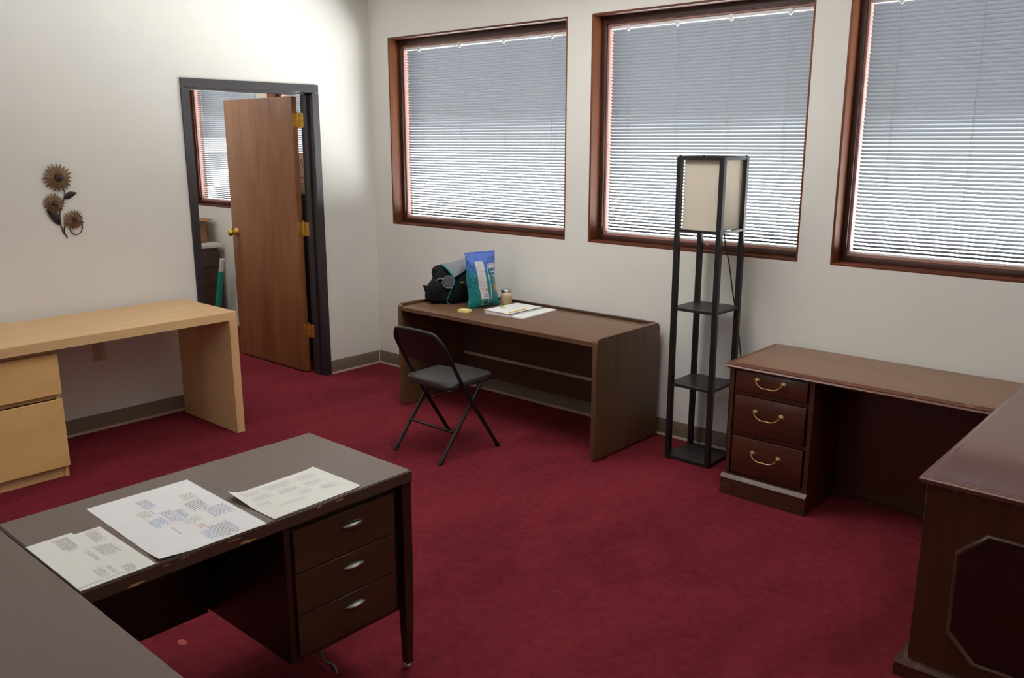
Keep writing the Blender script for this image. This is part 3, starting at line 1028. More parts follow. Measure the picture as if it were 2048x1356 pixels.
T.part('stretcher_strip', MB().box(1.0105, 2.5295, -.082, -.056, .256, .2745, .001, 1), 'paleedge', label='pale strip between the two back panels')  # light in the slot between the panels is put in as pale colour
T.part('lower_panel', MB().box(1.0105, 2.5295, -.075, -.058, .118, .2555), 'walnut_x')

# ------------------------------------------------------------------ things on the walnut desk
ZW = .6682
# crisp bag: pillow of film standing on its edge
BL = 0.224
BH = 0.345
bag = Thing('crisp_bag', 'blue and teal crisp bag standing on the walnut desk', 'bag', (1.425, -.318, ZW), R(77))
def bagS(u, v, side=1, lift=0.0):
    """u across 0..1, v up 0..1; local x across, local y depth (toward camera is -y)"""
    w = BL * (1 - .07 * math.sin(PI * v) + .02 * (1 - v)) * (1.0 + .10 * max(0, .22 - v) / .22)
    d = .060 * math.sin(PI * min(1, max(0, v))) ** .55 * max(0, math.sin(PI * u)) ** .62 if 0 < u < 1 and 0 < v < 1 else 0
    nn = noise.noise(Vector((u * 3.1, v * 4.0, side * 2.0))) * .015 * math.sin(PI * u) * math.sin(PI * v)
    x = (u - .5) * w + .004 * math.sin(v * 9) - .018 * v * (1 - v)
    return Vector((x + .004 - .024 * v, -side * (d + nn + lift) + .010 * v, BH * v))
t2 = bmesh.new()
NU, NV = 28, 34
G1 = [[t2.verts.new(bagS(i / NU, j / NV, 1)) for j in range(NV + 1)] for i in range(NU + 1)]
G2 = [[t2.verts.new(bagS(i / NU, j / NV, -1)) for j in range(NV + 1)] for i in range(NU + 1)]
for i in range(NU):
    for j in range(NV):
        t2.faces.new((G1[i][j], G1[i + 1][j], G1[i + 1][j + 1], G1[i][j + 1]))
        t2.faces.new((G2[i][j], G2[i][j + 1], G2[i + 1][j + 1], G2[i + 1][j]))
bmesh.ops.remove_doubles(t2, verts=t2.verts, dist=1e-5)
m = MB()
m._merge(t2)
# crimped top seal
m.sheet(lambda u, v: bagS(u, 1.0) + Vector((0, .0015 * math.sin(u * 40), v * .012 - .002)), 40, 2, .0016)
def patch(mbx, mi, u0, u1, v0, v1, lift=.0012, nu=8, nv=10, shear=0.0, curve=0.0):
    mbx.mi = mi
    g = []
    for i in range(nu + 1):
        row = []
        for j in range(nv + 1):
            v = v0 + (v1 - v0) * j / nv
            u = u0 + (u1 - u0) * i / nu + shear * (v1 - v) + curve * math.sin(PI * (v - v0) / (v1 - v0))
            row.append(mbx.bm.verts.new(bagS(u, v, 1, lift)))
        g.append(row)
    for i in range(nu):
        for j in range(nv):
            f = mbx.bm.faces.new((g[i][j], g[i + 1][j], g[i + 1][j + 1], g[i][j + 1]))
            f.material_index = mi
bag.part('bag_film', m, ['bag'], world=False)
m = MB()
patch(m, 0, .215, .47, .175, .865, shear=.14)
random.seed(5)
for k in range(16):
    v = .835 - k * .033
    if .40 < v < .30: continue
    uu = .235 + .14 * (.865 - v)
    patch(m, 1, uu, uu + random.uniform(.12, .22), v, v + .008, .0020, 5, 1)
for v in (.80, .685, .50):
    patch(m, 5, .235 + .14 * (.865 - v), .455 + .14 * (.865 - v), v, v + .008, .0022, 5, 1)
for k in range(10):
    patch(m, 5, .40 + k * .014, .407 + k * .014, .21, .29, .0020, 1, 3, shear=.02)
patch(m, 2, .46, .53, .335, .37, .0022, 4, 3, shear=.3)
for u0, u1, v0, v1 in ((.36, .56, .060, .067), (.36, .56, .145, .152), (.355, .368, .06, .152), (.552, .565, .06, .152)):
    patch(m, 4, u0, u1, v0, v1, .0015, 4, 3)
patch(m, 4, .58, .60, .16, .74, .0015, 2, 16, shear=.09, curve=.05)
patch(m, 6, .597, .606, .16, .62, .0017, 2, 16, shear=.09, curve=.05)
patch(m, 3, .84, .93, .28, .42, .0015, 4, 6)
patch(m, 4, .72, .88, .655, .672, .0015, 4, 2)
patch(m, 4, .74, .90, .585, .595, .0015, 4, 2)
bag.part('bag_print', m, ['baglabel', 'ink_gray', 'red_print', 'orange_print', 'white_print', 'ink_dark', 'gold_print'], world=False)
def text_mesh(body, size):
    cu = bpy.data.curves.new('txt', 'FONT')
    cu.body = body
    cu.size = size
    cu.resolution_u = 3
    o = bpy.data.objects.new('txt', cu)
    C.objects.link(o)
    bpy.context.view_layer.update()
    dg = bpy.context.evaluated_depsgraph_get()
    me = bpy.data.meshes.new_from_object(o.evaluated_get(dg))
    bpy.data.objects.remove(o)
    bpy.data.curves.remove(cu)
    return me
def logo(body, u0, v0, su, sv, lift, mi, mbx):
    me = text_mesh(body, 1.0)
    t3 = bmesh.new()
    t3.from_mesh(me)
    bmesh.ops.subdivide_edges(t3, edges=t3.edges[:], cuts=1)
    for v in t3.verts:
        v.co = bagS(min(.999, u0 + v.co.x * su), v0 + v.co.y * sv, 1, lift)
    mbx.mi = mi
    for f in t3.faces:
        f.material_index = mi
    bpy.data.meshes.remove(me)
    me = bpy.data.meshes.new('t')
    t3.to_mesh(me)
    t3.free()
    mbx.bm.from_mesh(me)
m = MB()
patch(m, 0, .60, .92, .735, .815, .0014, 10, 4)
logo('TOST', .61, .746, .118, .088, .0022, 1, m)
bag.part('bag_logo', m, ['white_print', 'darkslot'], world=False)

# jar
T = Thing('glass_jar', 'squat cream-coloured jar with metal lid, behind the paper stack', 'jar', (1.462, -.142, ZW))
m = MB().lathe([(0, 0), (.034, 0), (.037, .004), (.037, .066), (.034, .074), (.031, .077), (.031, .080), (0, .080)], 28)
jb = T.part('jar_body', m, 'jarglass', world=False)
m = MB().lathe([(0, .0805), (.0345, .0805), (.0352, .082), (.0352, .094), (.0335, .0965), (.030, .0965), (.030, .0950), (0, .0950)], 28)
T.part('lid', m, 'chrome', world=False)
m = MB().sheet(lambda u, v: (.0376 * math.cos(-1.2 + u * 1.7), .0376 * math.sin(-1.2 + u * 1.7), .016 + v * .042), 14, 3, .0006)
T.part('label', m, 'jarlabel', world=False)

# sticky pad, paper stack, notepad, pencil, flag
o = MB().box(-.036, .036, -.026, .026, 0, .016, .001, 1).build('sticky_note_pad', 'sticky')
o.location = (1.447, -.510, ZW)
o.rotation_euler = (0, 0, R(12))
tag(o, 'small yellow sticky note pad near the crisp bag', 'note pad')
random.seed(9)
m = MB()
for k in range(9):
    dx, dy = random.uniform(-.0015, .0015), random.uniform(-.0015, .0015)
    m.box(1.565 + dx, 1.775 + dx, -.455 + dy, -.150 + dy, ZW + k * .0021, ZW + k * .0021 + .0020)
m.mi = 1
m.box(1.562, 1.777, -.458, -.148, ZW + .0190, ZW + .0196)
m.mi = 0
m.box(1.558, 1.768, -.455, -.146, ZW + .0197, ZW + .0212)
tag(m.build('paper_stack', ['paper', 'darkslot']), 'thick stack of white paper on the walnut desk', 'paper')
m = MB()
m.box(0, .090, 0, .345, 0, .006, .0005, 1)
m.box(.001, .089, .001, .344, .0062, .0085)
o = m.build('notepad', ['paper'])
o.location = (1.782, -.450, ZW)
o.rotation_euler = (0, 0, R(4))
tag(o, 'thin white notepad lying against the right side of the paper stack', 'note pad')
m = MB()
m.tube([(0, 0, 0), (.15, 0, 0)], .0034, 6)
m.tube([(.15, 0, 0), (.163, 0, 0)], lambda u: .0034 * (1 - u) + .0004, 6)
o = m.build('pencil', 'pencil')
o.location = (1.752, -.440, ZW + .0213 + .0035)
o.rotation_euler = (0, 0, R(92))
tag(o, 'yellow pencil lying along the edge of the paper stack', 'pencil')
o = MB().sheet(lambda u, v: (u * .05, v * .016, .0012 + .005 * (1 - u) ** 2), 6, 2, .0006).build('page_flag', 'greenflag')
o.location = (1.572, -.335, ZW + .0213)
o.rotation_euler = (0, 0, R(8))
tag(o, 'bright green page flag on top of the paper stack', 'page flag')

# backpack
def blob(ells, voxel, disp=.004, seed=0.0, nscale=14.0, zmin=None):
    """smooth lump from overlapping ellipsoids"""
    bm_ = bmesh.new()
    for (cx, cy, cz, rx, ry, rz_) in ells:
        t_ = bmesh.new()
        bmesh.ops.create_icosphere(t_, subdivisions=4, radius=1)
        for v in t_.verts:
            c = v.co
            # squarer than an ellipsoid
            k = 1.0 / max(1e-6, (abs(c.x) ** 3 + abs(c.y) ** 3 + abs(c.z) ** 3) ** (1 / 3))
            c = c * (k * .75 + .25)
            v.co = Vector((cx + c.x * rx, cy + c.y * ry, cz + c.z * rz_))
        me_ = bpy.data.meshes.new('t')
        t_.to_mesh(me_)
        t_.free()
        bm_.from_mesh(me_)
        bpy.data.meshes.remove(me_)
    me_ = bpy.data.meshes.new('blob')
    bm_.to_mesh(me_)
    bm_.free()
    o_ = bpy.data.objects.new('blob', me_)
    C.objects.link(o_)
    md = o_.modifiers.new('r', 'REMESH')
    md.mode = 'VOXEL'
    md.voxel_size = voxel
    ms = o_.modifiers.new('s', 'SMOOTH')
    ms.iterations = 6
    bpy.context.view_layer.update()
    dg = bpy.context.evaluated_depsgraph_get()
    me2 = bpy.data.meshes.new_from_object(o_.evaluated_get(dg))
    bpy.data.objects.remove(o_)
    bpy.data.meshes.remove(me_)
    out = bmesh.new()
    out.from_mesh(me2)
    bpy.data.meshes.remove(me2)
    out.normal_update()
    for v in out.verts:
        v.co += v.normal * noise.noise(v.co * nscale + Vector((seed, seed, seed))) * disp * 2
        if zmin is not None and v.co.z < zmin:
            v.co.z = zmin
    return out
BP = Thing('backpack', 'black and grey backpack with teal trim, slumped beside the crisp bag', 'backpack', (1.145, -.345, ZW), R(45.7))
m = MB()
m._merge(blob([(.060, .03, .105, .125, .10, .105), (.095, .06, .155, .085, .07, .085), (-.02, .03, .11, .10, .09, .11), (-.07, .02, .075, .08, .08, .075), (.0, -.03, .07, .09, .05, .07)], .008, .006, 1.0, zmin=.001))
BP.part('pack_body', m, 'cloth_black', world=False)
m = MB()
m._merge(blob([(-.080, -.02, .070, .075, .065, .070), (-.115, .0, .065, .045, .06, .06), (-.065, -.03, .115, .06, .05, .045), (-.10, -.02, .105, .04, .05, .035)], .007, .006, 4.0, zmin=.001))
BP.part('side_pocket', m, 'cloth_black', world=False)
m = MB()
# open hood rim
m._merge(blob([(-.062, .05, .185, .052, .055, .055), (-.020, .045, .195, .055, .06, .048)], .007, .003, 7.0))
BP.part('hood', m, 'cloth_black', world=False)
# grey flap: quad patch bulging toward the camera
fa, fb, fc, fd = Vector((-.045, .03, .247)), Vector((.150, .02, .312)), Vector((.100, -.060, .215)), Vector((.034, -.085, .178))
def flapS(u, v):
    p = fa.lerp(fb, u).lerp(fd.lerp(fc, u), v)
    return p + Vector((0, -.022, .016)) * math.sin(PI * min(1, v)) + Vector((0, 0, -.012)) * math.sin(PI * u) * (1 - v) + Vector((0, -.004, 0)) * math.sin(u * 9 + v * 4)
m = MB().sheet(flapS, 14, 12, .006)
fl = BP.part('flap', m, 'cloth_gray', world=False, label='grey flap of the backpack')
m = MB()
m.tube([flapS(-.02, k / 10) + Vector((-.003, -.002, 0)) for k in range(11)], .0055, 8, 3)
BP.part('piping', m, 'cloth_teal', world=False, parent=fl)
m = MB()
m.tube([(.030, -.088, .18), (.030, -.098, .15), (.012, -.104, .10), (-.006, -.094, .055), (-.016, -.086, .03), (-.010, -.082, .008), (.004, -.082, .003)], .0032, 8, 5)
BP.part('piping', m, 'cloth_teal', world=False)
# round mesh cup pocket and its strap
m = MB()
mt = Matrix.Translation((-.004, -.082, .148)) @ Matrix.Rotation(R(72), 4, 'X') @ Matrix.Rotation(R(-14), 4, 'Y')
m.lathe([(0, .004), (.026, .006), (.036, .004), (.040, 0), (.040, -.012), (0, -.014)], 28, mt)
BP.part('mesh_pocket', m, 'cloth_mesh', world=False)
m = MB()
m.tube([Vector(mt @ Vector((.040 * math.cos(2 * PI * k / 24), .040 * math.sin(2 * PI * k / 24), .003))) for k in range(24)], .0025, 6, 0, True)
m.tube([(-.035, -.075, .165), (-.062, -.070, .170), (-.085, -.062, .150), (-.105, -.05, .118), (-.128, -.02, .10)], .010, 8, 4, flat=.4)
BP.part('strap', m, 'cloth_gray', world=False)
m = MB()
m.tube([(.115, -.04, .225), (.130, -.02, .270), (.150, .0, .305), (.18, .04, .300), (.20, .04, .26)], .015, 8, 5, flat=.4)
BP.part('shoulder_strap', m, 'cloth_black', world=False)
m = MB()
m.sheet(lambda u, v: (-.172 + .055 * u + .018 * v, -.02 - .01 * v, .118 - .055 * v - .006 * u + .01 * u * v), 6, 6, .006)
BP.part('tab', m, 'cloth_black', world=False)
m = MB()
m.ball((.125, -.03, .225), (.020, .015, .024), 3)
BP.part('strap_pad', m, 'cloth_gray', world=False)
m = MB()
m.tube([(.072, -.090, .148), (.084, -.092, .147), (.092, -.093, .152)], .0035, 6, 3)
BP.part('zip_pull', m, 'lime', world=False)

# ------------------------------------------------------------------ folding chair
T = Thing('folding_chair', 'black metal folding chair with padded vinyl seat, facing the walnut desk', 'chair', (1.78, -1.0, 0))
xl, xr = 1.583, 1.976
r = .0105
# hoop: front feet up through the backrest
right = [(xr + .006, -.795, .006), (xr + .002, -1.000, .312), (xr, -1.074, .431), (xr, -1.170, .600), (xr - .004, -1.196, .650), (xr - .028, -1.214, .690), (xr - .075, -1.224, .714)]
left = [(xl + xr - x, y + .004, z) for x, y, z in right[::-1]]
m = MB()
m.tube(right + left, r, 10, 4)
hoop = T.part('back_frame', m, 'chairmetal')
m = MB()
def backS(u, v):
    z = .530 + .182 * v
    y = -1.130 - .092 * v
    x = xl + .006 + (xr - xl - .012) * u
    if v > .62:
        k = (v - .62) / .38
        ins = .075 * (1 - math.sqrt(max(0, 1 - k * k)))
        x = xl + .006 + ins + (xr - xl - .012 - 2 * ins) * u
    return Vector((x, y - .020 * math.sin(PI * u) * (.4 + .6 * (1 - v)) + .0, z))
m.sheet(backS, 18, 12, .005)
T.part('backrest', m, 'chairmetal')
m = MB()
def seatpoly():
    xa, xb, ya, yb = 1.606, 1.966, -1.158, -.800
    p = []
    rr = .045
    for cx, cy, a0 in ((xa + rr, ya + rr, 180), (xb - rr, ya + rr, 270), (xb - rr, yb - rr, 0), (xa + rr, yb - rr, 90)):
        for k in range(7):
            a = R(a0 + 15 * k)
            p.append((cx + rr * math.cos(a), cy + rr * math.sin(a)))
    return p
tilt = rot('X', 1.2, (0, -1.0, .425))
m.prism(seatpoly(), 'z', .402, .430, .011, 3, tilt)
seat = T.part('seat', m, 'chairvinyl')
m = MB()
m.box(1.615, 1.958, -1.150, -.808, .392, .4018, .004, 1, tilt)
T.part('seat_pan', m, 'chairmetal')
for x in (1.594, 1.957):
    m = MB()
    m.tube([(x, -1.222, .006), (x, -.905, .388)], r, 10)
    lg = T.part('leg', m, 'chairmetal')
    m = MB()
    m.tube([(x, -1.2305, 0), (x, -1.208, .024)], .0135, 10)
    T.part('foot_cap', m, 'rubber', parent=lg)
for x in (xl - .005, xr + .006):
    m = MB()
    m.tube([(x, -.789, 0), (x, -.806, .024)], .0135, 10)
    T.part('foot_cap', m, 'rubber', parent=hoop)
m = MB()
m.tube([(1.598, -1.103, .150), (1.953, -1.103, .150)], .0075, 10)
T.part('crossbar', m, 'chairmetal')
for x in (1.588, 1.966):
    m = MB()
    m.tube([(x - .012, -1.012, .330 - .012), (x + .012, -1.012, .330 - .012)], .006, 10)
    T.part('pivot', m, 'chairmetal')

# ------------------------------------------------------------------ shelf floor lamp
T = Thing('floor_lamp', 'tall black shelf lamp with square cream shade by the middle window', 'lamp', (2.926, -.185, 0))
lx0, lx1, ly0, ly1 = 2.793, 3.061, -.318, -.052
pw = .027
for x in (lx0, lx1 - pw):
    for y in (ly0, ly1 - pw):
        T.part('post', MB().box(x, x + pw, y, y + pw, 0, 1.622, .0015, 1), 'black')
for z0, z1 in ((.004, .022), (.414, .430), (.828, .844)):
    T.part('shelf', MB().box(lx0 + .003, lx1 - .003, ly0 + .003, ly1 - .003, z0, z1, .001, 1), 'blackshelf')
for z0, z1 in ((1.606, 1.624), (1.243, 1.255)):
    m = MB()
    m.box(lx0 + pw, lx1 - pw, ly0 + .002, ly0 + .018, z0, z1)
    m.box(lx0 + pw, lx1 - pw, ly1 - .018, ly1 - .002, z0, z1)
    m.box(lx0 + .002, lx0 + .018, ly0 + pw, ly1 - pw, z0, z1)
    m.box(lx1 - .018, lx1 - .002, ly0 + pw, ly1 - pw, z0, z1)
    T.part('shade_frame', m, 'black')
for x in (lx0 + .013, lx1 - .013):
    for y in (ly0 + .013, ly1 - .013):
        T.part('screw_cap', MB().ball((x, y, 1.625), (.007, .007, .004), 2), 'black')
sx0, sx1, sy0, sy1 = lx0 + .036, lx1 - .021, ly0 + .022, ly1 - .036
m = MB()
m.box(sx0, sx1, sy0, sy0 + .0015, 1.255, 1.607)
m.box(sx0, sx1, sy1 - .0015, sy1, 1.255, 1.607)
m.box(sx0, sx0 + .0015, sy0 + .0015, sy1 - .0015, 1.255, 1.607)
m.box(sx1 - .0015, sx1, sy0 + .0015, sy1 - .0015, 1.255, 1.607)
T.part('lamp_shade', m, 'shade')
m = MB()
m.tube([(2.925, -.20, 1.255), (2.925, -.20, 1.178)], .0012, 6)
m.ball((2.921, -.20, 1.172), (.004, .004, .006), 2)
m.ball((2.930, -.20, 1.172), (.004, .004, .006), 2)
T.part('pull_chain', m, 'chrome')
m = MB()
m.tube([(2.930, -.06, 1.30), (2.935, -.045, 1.24), (2.945, -.042, 1.16), (2.972, -.040, 1.06), (3.005, -.040, .90), (3.024, -.040, .82), (3.050, -.040, .70), (3.066, -.040, .60), (3.080, -.040, .50), (3.086, -.038, .30), (3.10, -.03, .05), (3.14, -.03, .006)], .0035, 8, 5)
T.part('power_cord', m, 'cordblack')

# ------------------------------------------------------------------ mahogany desk by the window wall
def bail(T, parent, cx, yf, cz, half=.066, mt='oldbrass'):
    m = MB()
    for s in (-1, 1):
        m.lathe([(0, .009), (.005, .0085), (.008, .005), (.013, .004), (.016, .002), (.016, 0), (0, 0)], 18, Matrix.Translation((cx + s * half, yf, cz)) @ Matrix.Rotation(R(90), 4, 'X'))
        m.tube([(cx + s * half, yf, cz), (cx + s * half, yf - .018, cz)], .004, 8)
    m.tube([(cx - half, yf - .016, cz), (cx - half + .012, yf - .021, cz - .014), (cx - half * .45, yf - .024, cz - .026), (cx - .008, yf - .025, cz - .026), (cx, yf - .025, cz - .0245), (cx + .008, yf - .025, cz - .026), (cx + half * .45, yf - .024, cz - .026), (cx + half - .012, yf - .021, cz - .014), (cx + half, yf - .016, cz)], .0030, 8, 4)
    m.ball((cx, yf - .025, cz - .0255), (.006, .0045, .0045), 2)
    return T.part('bail_handle', m, mt, parent=parent)
T = Thing('drawer_desk', 'reddish mahogany desk with three brass-handled drawers beneath the right window', 'desk', (3.85, -.28, 0))
m = MB()
prof = [(-.020, .636), (-.534, .636), (-.545, .641), (-.549, .647), (-.545, .652), (-.541, .654), (-.541, .658), (-.534, .663), (-.020, .663)]
m.mi = 1
m.prism(prof, 'x', 3.252, 4.418)
m.mi = 0
m.box(3.275, 4.415, -.515, -.022, .6631, .6645)
T.part('tabletop', m, ['mahog_top', 'mahog_edge'])
m = MB()
m.box(3.268, 3.288, -.530, -.030, .10, .636, .001, 1)
m.box(3.662, 3.684, -.530, -.030, .10, .636, .001, 1)
m.box(3.288, 3.662, -.060, -.030, .10, .636)
m.box(3.288, 3.662, -.515, -.060, .10, .12)
m.box(3.288, 3.662, -.522, -.500, .514, .534)
m.box(3.288, 3.662, -.522, -.500, .308, .326)
m.box(3.288, 3.662, -.522, -.500, .622, .636)
T.part('pedestal', m, 'mahog_z')
m = MB()
m.prism([(-.556, 0), (-.556, .086), (-.540, .103), (-.028, .103), (-.028, 0)], 'x', 3.256, 3.690)
T.part('plinth', m, 'mahog_plinth')
for z0, z1, zh in ((.536, .630, .597), (.330, .510, .440), (.120, .303, .232)):
    m = MB()
    m.box(3.297, 3.652, -.532, -.505, z0, z1, .003, 2)
    d = T.part('drawer', m, 'mahog')
    bail(T, d, 3.472, -.5325, zh, .065, 'oldbrass')
T.part('back_panel', MB().box(3.684, 4.418, -.185, -.165, .055, .636), 'mahog_z')
T.part('kick_rail', MB().prism([(-.215, .0), (-.215, .030), (-.185, .055), (-.165, .055), (-.165, 0)], 'x', 3.69, 4.418), 'mahog_plinth')

# ------------------------------------------------------------------ big polished desk at the right edge
T = Thing('executive_desk', 'glossy dark desk with octagon moulding on its end, at the right edge', 'desk', (4.8, -.80, 0), R(1.0))
m = MB()
x0, x1, y0, y1 = 4.424, 5.215, -1.527, -.035
m.mi = 1
t2 = bmesh.new()
prof = [(0.022, .665), (0.012, .668), (.004, .672), (.004, .677), (0, .680), (0, .686), (.006, .690), (.010, .692), (.016, .692), (.020, .696), (.030, .697)]
rings = [[t2.verts.new((xx, yy, z)) for xx, yy in ((x0 + d, y0 + d), (x1 - d, y0 + d), (x1 - d, y1 - d), (x0 + d, y1 - d))] for d, z in prof]
for A, B in zip(rings, rings[1:]):
    for k in range(4):
        t2.faces.new((A[k], A[(k + 1) % 4], B[(k + 1) % 4], B[k]))
t2.faces.new(rings[0][::-1])
t2.faces.new(rings[-1])
m._merge(t2)
m.mi = 0
m.box(x0 + .031, x1 - .031, y0 + .031, y1 - .031, .6965, .6974)
T.part('tabletop', m, ['gloss_top', 'gloss_top'])
m = MB()
bx0, bx1 = 4.444, 5.195
by0 = -1.500
m.box(bx0, bx1, by0, -1.10, .055, .665, .002, 1)
m.box(bx0, bx1, -.45, -.06, .055, .665, .002, 1)
m.box(bx1 - .03, bx1, -1.10, -.45, .10, .665)
T.part('desk_body', m, 'gloss_side')
def oct_(d):
    a0, a1, c0, c1, ch = 4.546 + d, 5.093 - d, .110 + d, .551 - d, .080
    return [(a0 + ch, c0), (a1 - ch, c0), (a1, c0 + ch), (a1, c1 - ch), (a1 - ch, c1), (a0 + ch, c1), (a0, c1 - ch), (a0, c0 + ch)]
m = MB()
t2 = bmesh.new()
A = [[t2.verts.new((p[0], yy, p[1])) for p in oct_(d)] for d, yy in ((0, by0 - .0002), (.002, by0 - .006), (.006, by0 - .008), (.010, by0 - .006), (.013, by0 - .0002))]
for P_, Q_ in zip(A, A[1:]):
    for k in range(8):
        t2.faces.new((P_[k], P_[(k + 1) % 8], Q_[(k + 1) % 8], Q_[k]))
m._merge(t2)
T.part('octagon_moulding', m, 'moulding')
m = MB().prism(oct_(.013), 'y', by0 - .0015, by0 - .0003)
T.part('inset_panel', m, 'gloss_panel')
m = MB()
m.prism([(-1.528, 0), (-1.528, .045), (-1.515, .058), (-1.10, .058), (-1.10, 0)], 'x', 4.412, 5.215)
T.part('plinth', m, 'mahog_plinth')
m = MB()
m.prism([(-.45, 0), (-.45, .058), (-.05, .058), (-.05, 0)], 'x', 4.425, 5.215)
T.part('plinth', m, 'mahog_plinth')

# ------------------------------------------------------------------ metal flowers on the left wall
T = Thing('flower_wall_art', 'bronze metal wall decoration of three sunflowers on curling stems', 'wall art', (0, -2.26, 1.36))
def FW(px, py, d):
    return Vector((d, -2.262 + (px - 114.5) * .00238 + (py - 356) * .00005, 1.498 - (py - 356) * .00272 + (px - 114.5) * .0003))
def flower(c, rad, n, mat, seedv, yaw):
    m = MB()
    random.seed(seedv)
    for layer, (rr, dep, off) in enumerate(((1.0, .012, 0), (.74, .016, .5))):
        for k in range(n):
            a = 2 * PI * (k + off) / n
            L = rad * rr * random.uniform(.93, 1.04)
            wd = L * math.tan(PI / n) * .98
            def S(u, v, a=a, L=L, wd=wd, dep=dep):
                r_ = L * (.12 + .88 * u)
                half = wd * min(1.0, u * 1.15 + .15) * (1 - max(0, (u - .42) / .58) ** 1.25)
                w_ = (v - .5) * 2 * half
                lift = dep - .010 * u * u + .006 * (1 - abs(2 * v - 1)) * (1 - u) - .0015
                ca_, sa = math.cos(a), math.sin(a)
                return c + Vector((lift, r_ * ca_ - w_ * sa, r_ * sa + w_ * ca_))
            m.sheet(S, 6, 4, .0008)
    f = T.part('flower_head', m, mat)
    m = MB()
    m.lathe([(rad * .27, .008), (rad * .27, .018), (rad * .22, .026), (rad * .12, .031), (0, .033)], 20, Matrix.Translation(c) @ Matrix.Rotation(R(90), 4, 'Y'))
    T.part('flower_center', m, 'flowerboss', parent=f)
flower(FW(113, 355, .012), .082, 20, 'flowermetal', 1, 0)
flower(FW(98, 405, .008), .060, 18, 'flowermetal', 2, 0)
flower(FW(137.5, 444.5, .008), .060, 18, 'flowermetal_red', 3, 0)
m = MB()
m.tube([FW(124, 380, .010), FW(125.5, 391, .008), FW(122, 401, .006), FW(115, 412, .006), FW(109, 428, .006), FW(107.5, 441, .006), FW(108.5, 455, .006), FW(112, 468, .006), FW(114, 471, .006)], .0028, 8, 5)
m.tube([FW(119, 449, .008), FW(115, 456, .006), FW(113.5, 466, .006), FW(116, 474, .006), FW(119, 480, .006)], .0028, 8, 5)
m.tube([FW(127, 459, .010)] + [FW(141.5 - 14.5 * math.cos(PI * k / 10), 461 + 15.5 * math.sin(PI * k / 10), .008) for k in range(11)] + [FW(156, 452, .010)], .0026, 8, 3)
T.part('stem', m, 'flowerleaf')
def leaf(p0, p1, wid, bend):
    a, b = FW(*p0, .004), FW(*p1, .008)
    d = (b - a)
    nrm = Vector((0, -d.z, d.y)).normalized()
    def S(u, v):
        h = wid * (math.sin(PI * min(1, u * 1.02)) ** .8) * (1.15 - .5 * u)
        return a + d * u + nrm * ((v - .5) * 2 * h + bend * math.sin(PI * u)) + Vector((.004 + .006 * (1 - abs(2 * v - 1)) + .001 * math.sin(u * 40), 0, 0))
    T.part('leaf', MB().sheet(S, 24, 8, .001), 'flowerleaf')
leaf((123, 399), (153, 391), .019, .006)
leaf((107, 451), (79, 414), .025, -.008)

# ------------------------------------------------------------------ wall outlet
T = Thing('wall_outlet', 'beige double socket on the wall beneath the maple desk', 'outlet', (0, -2.142, .478))
m = MB().box(.0003, .006, -2.177, -2.107, .425, .535, .002, 2)
T.part('cover_plate', m, 'ivory')
for zc in (.502, .458):
    m = MB()
    m.box(.006, .0075, -2.158, -2.126, zc - .015, zc + .015, .0006, 1)
    m.mi = 1
    m.box(.0075, .0079, -2.150, -2.148, zc - .002, zc + .008)
    m.box(.0075, .0079, -2.137, -2.135, zc - .002, zc + .006)
    m.box(.0075, .0079, -2.144, -2.140, zc - .010, zc - .006)
    T.part('socket', m, ['ivory', 'darkslot'])

# ================================================================== NEXT OFFICE, seen through the door
T = Thing('dresser', 'brown drawer unit with white top in the next office', 'cabinet', (-2.45, -.55, 0))
m = MB()
m.box(-2.72, -2.215, -1.10, -.07, .02, .735, .001, 1)
T.part('cabinet_body', m, 'walnut')
T.part('countertop', MB().box(-2.74, -2.195, -1.12, -.045, .736, .776, .006, 2), 'counter')
for z0, z1 in ((.565, .720), (.385, .555), (.205, .375), (.03, .195)):
    m = MB()
    m.box(-2.215, -2.200, -1.09, -.08, z0, z1, .002, 1)
    T.part('drawer', m, 'walnut_x')
T = Thing('cardboard_box', 'open cardboard box on the white top in the next office', 'box', (-2.47, -.26, .7765))
m = MB()
bw = .004
X0, X1, Y0, Y1, Z0, Z1 = -2.62, -2.32, -.42, -.105, .7766, .972
m.box(X0, X1, Y0, Y1, Z0, Z0 + bw)
m.box(X0, X0 + bw, Y0, Y1, Z0, Z1)
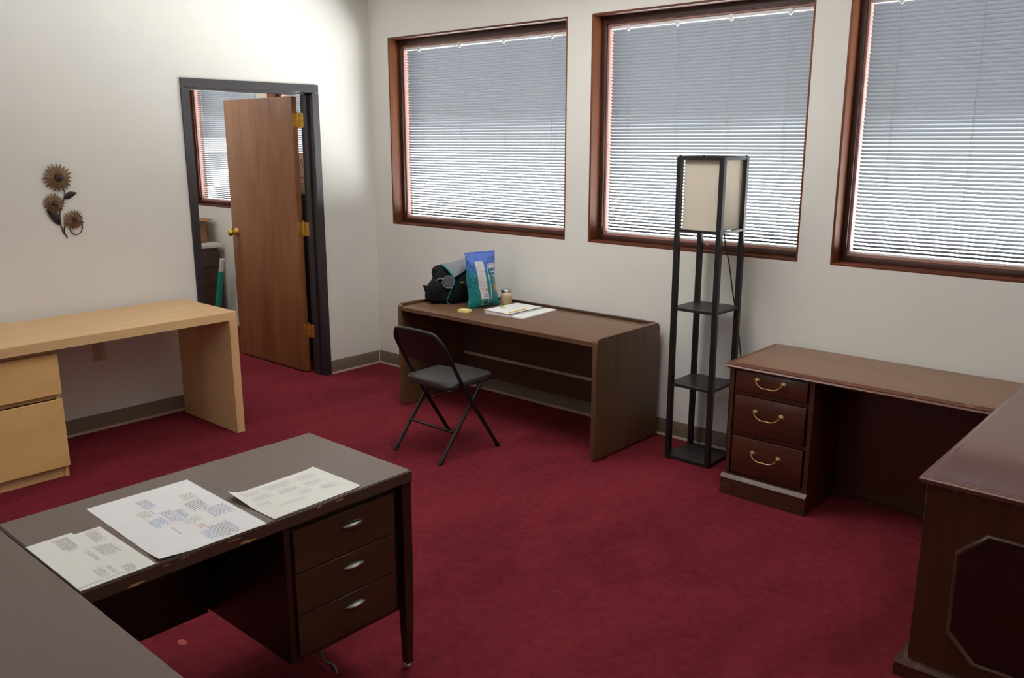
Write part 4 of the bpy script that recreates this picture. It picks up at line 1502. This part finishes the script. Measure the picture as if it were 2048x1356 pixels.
m.box(X1 - bw, X1, Y0, Y1, Z0, Z1)
m.box(X0, X1, Y0, Y0 + bw, Z0, Z1)
m.box(X0, X1, Y1 - bw, Y1, Z0, Z1)
T.part('box_body', m, 'cardboard')
m = MB()
m.box(X0, X1, Y1, Y1 + .075, Z1 - .002, Z1 + .002, 0, 1, rot('X', 12, (0, Y1, Z1)))
T.part('flap', m, 'cardboard')
m = MB()
m.box(X1, X1 + .06, Y0, Y1, Z1 - .002, Z1 + .002, 0, 1, rot('Y', -8, (X1, 0, Z1)))
T.part('flap', m, 'cardboard')
T = Thing('wrapping_roll', 'roll of shiny teal wrapping paper leaning by the brown drawer unit', 'paper roll', (-2.20, -.16, 0))
p0, p1 = Vector((-2.165, -.17, .022)), Vector((-2.035, -.135, .648))
m = MB()
m.tube([p0, p0.lerp(p1, .82)], .027, 16)
T.part('wrapping_paper', m, 'teal_roll')
m = MB()
m.tube([p0.lerp(p1, .815), p1], .0215, 16)
T.part('core', m, 'rollcore')
T = Thing('storage_cabinet', 'black cabinet glimpsed behind the door hinges in the next office', 'cabinet', (-.55, -.22, 0))
T.part('cabinet_body', MB().box(-.85, -.24, -.33, -.03, .0, 1.285, .003, 1), 'black')
T.part('cabinet_top', MB().box(-.86, -.23, -.34, -.02, 1.285, 1.305, .003, 1), 'black')
m = MB()
m.box(-.72, -.30, -.262, -.24, 1.3055, 1.610, .001, 1)
m.mi = 1
m.box(-.71, -.31, -.2632, -.2622, 1.42, 1.430)
m.box(-.71, -.31, -.2632, -.2622, 1.375, 1.382)
m.mi = 2
for k in range(9):
    m.box(-.60 + k * .03, -.588 + k * .03, -.2632, -.2622, 1.47 + .012 * (k % 3), 1.50 + .02 * (k % 4))
m.mi = 1
for k in range(6):
    m.box(-.60 + k * .045, -.585 + k * .045, -.2632, -.2622, 1.535, 1.56 + .008 * (k % 3))
o = m.build('printed_board', ['paper2', 'red_print', 'ink_dark'])
tag(o, 'white printed board with red lines propped on the black cabinet', 'board')
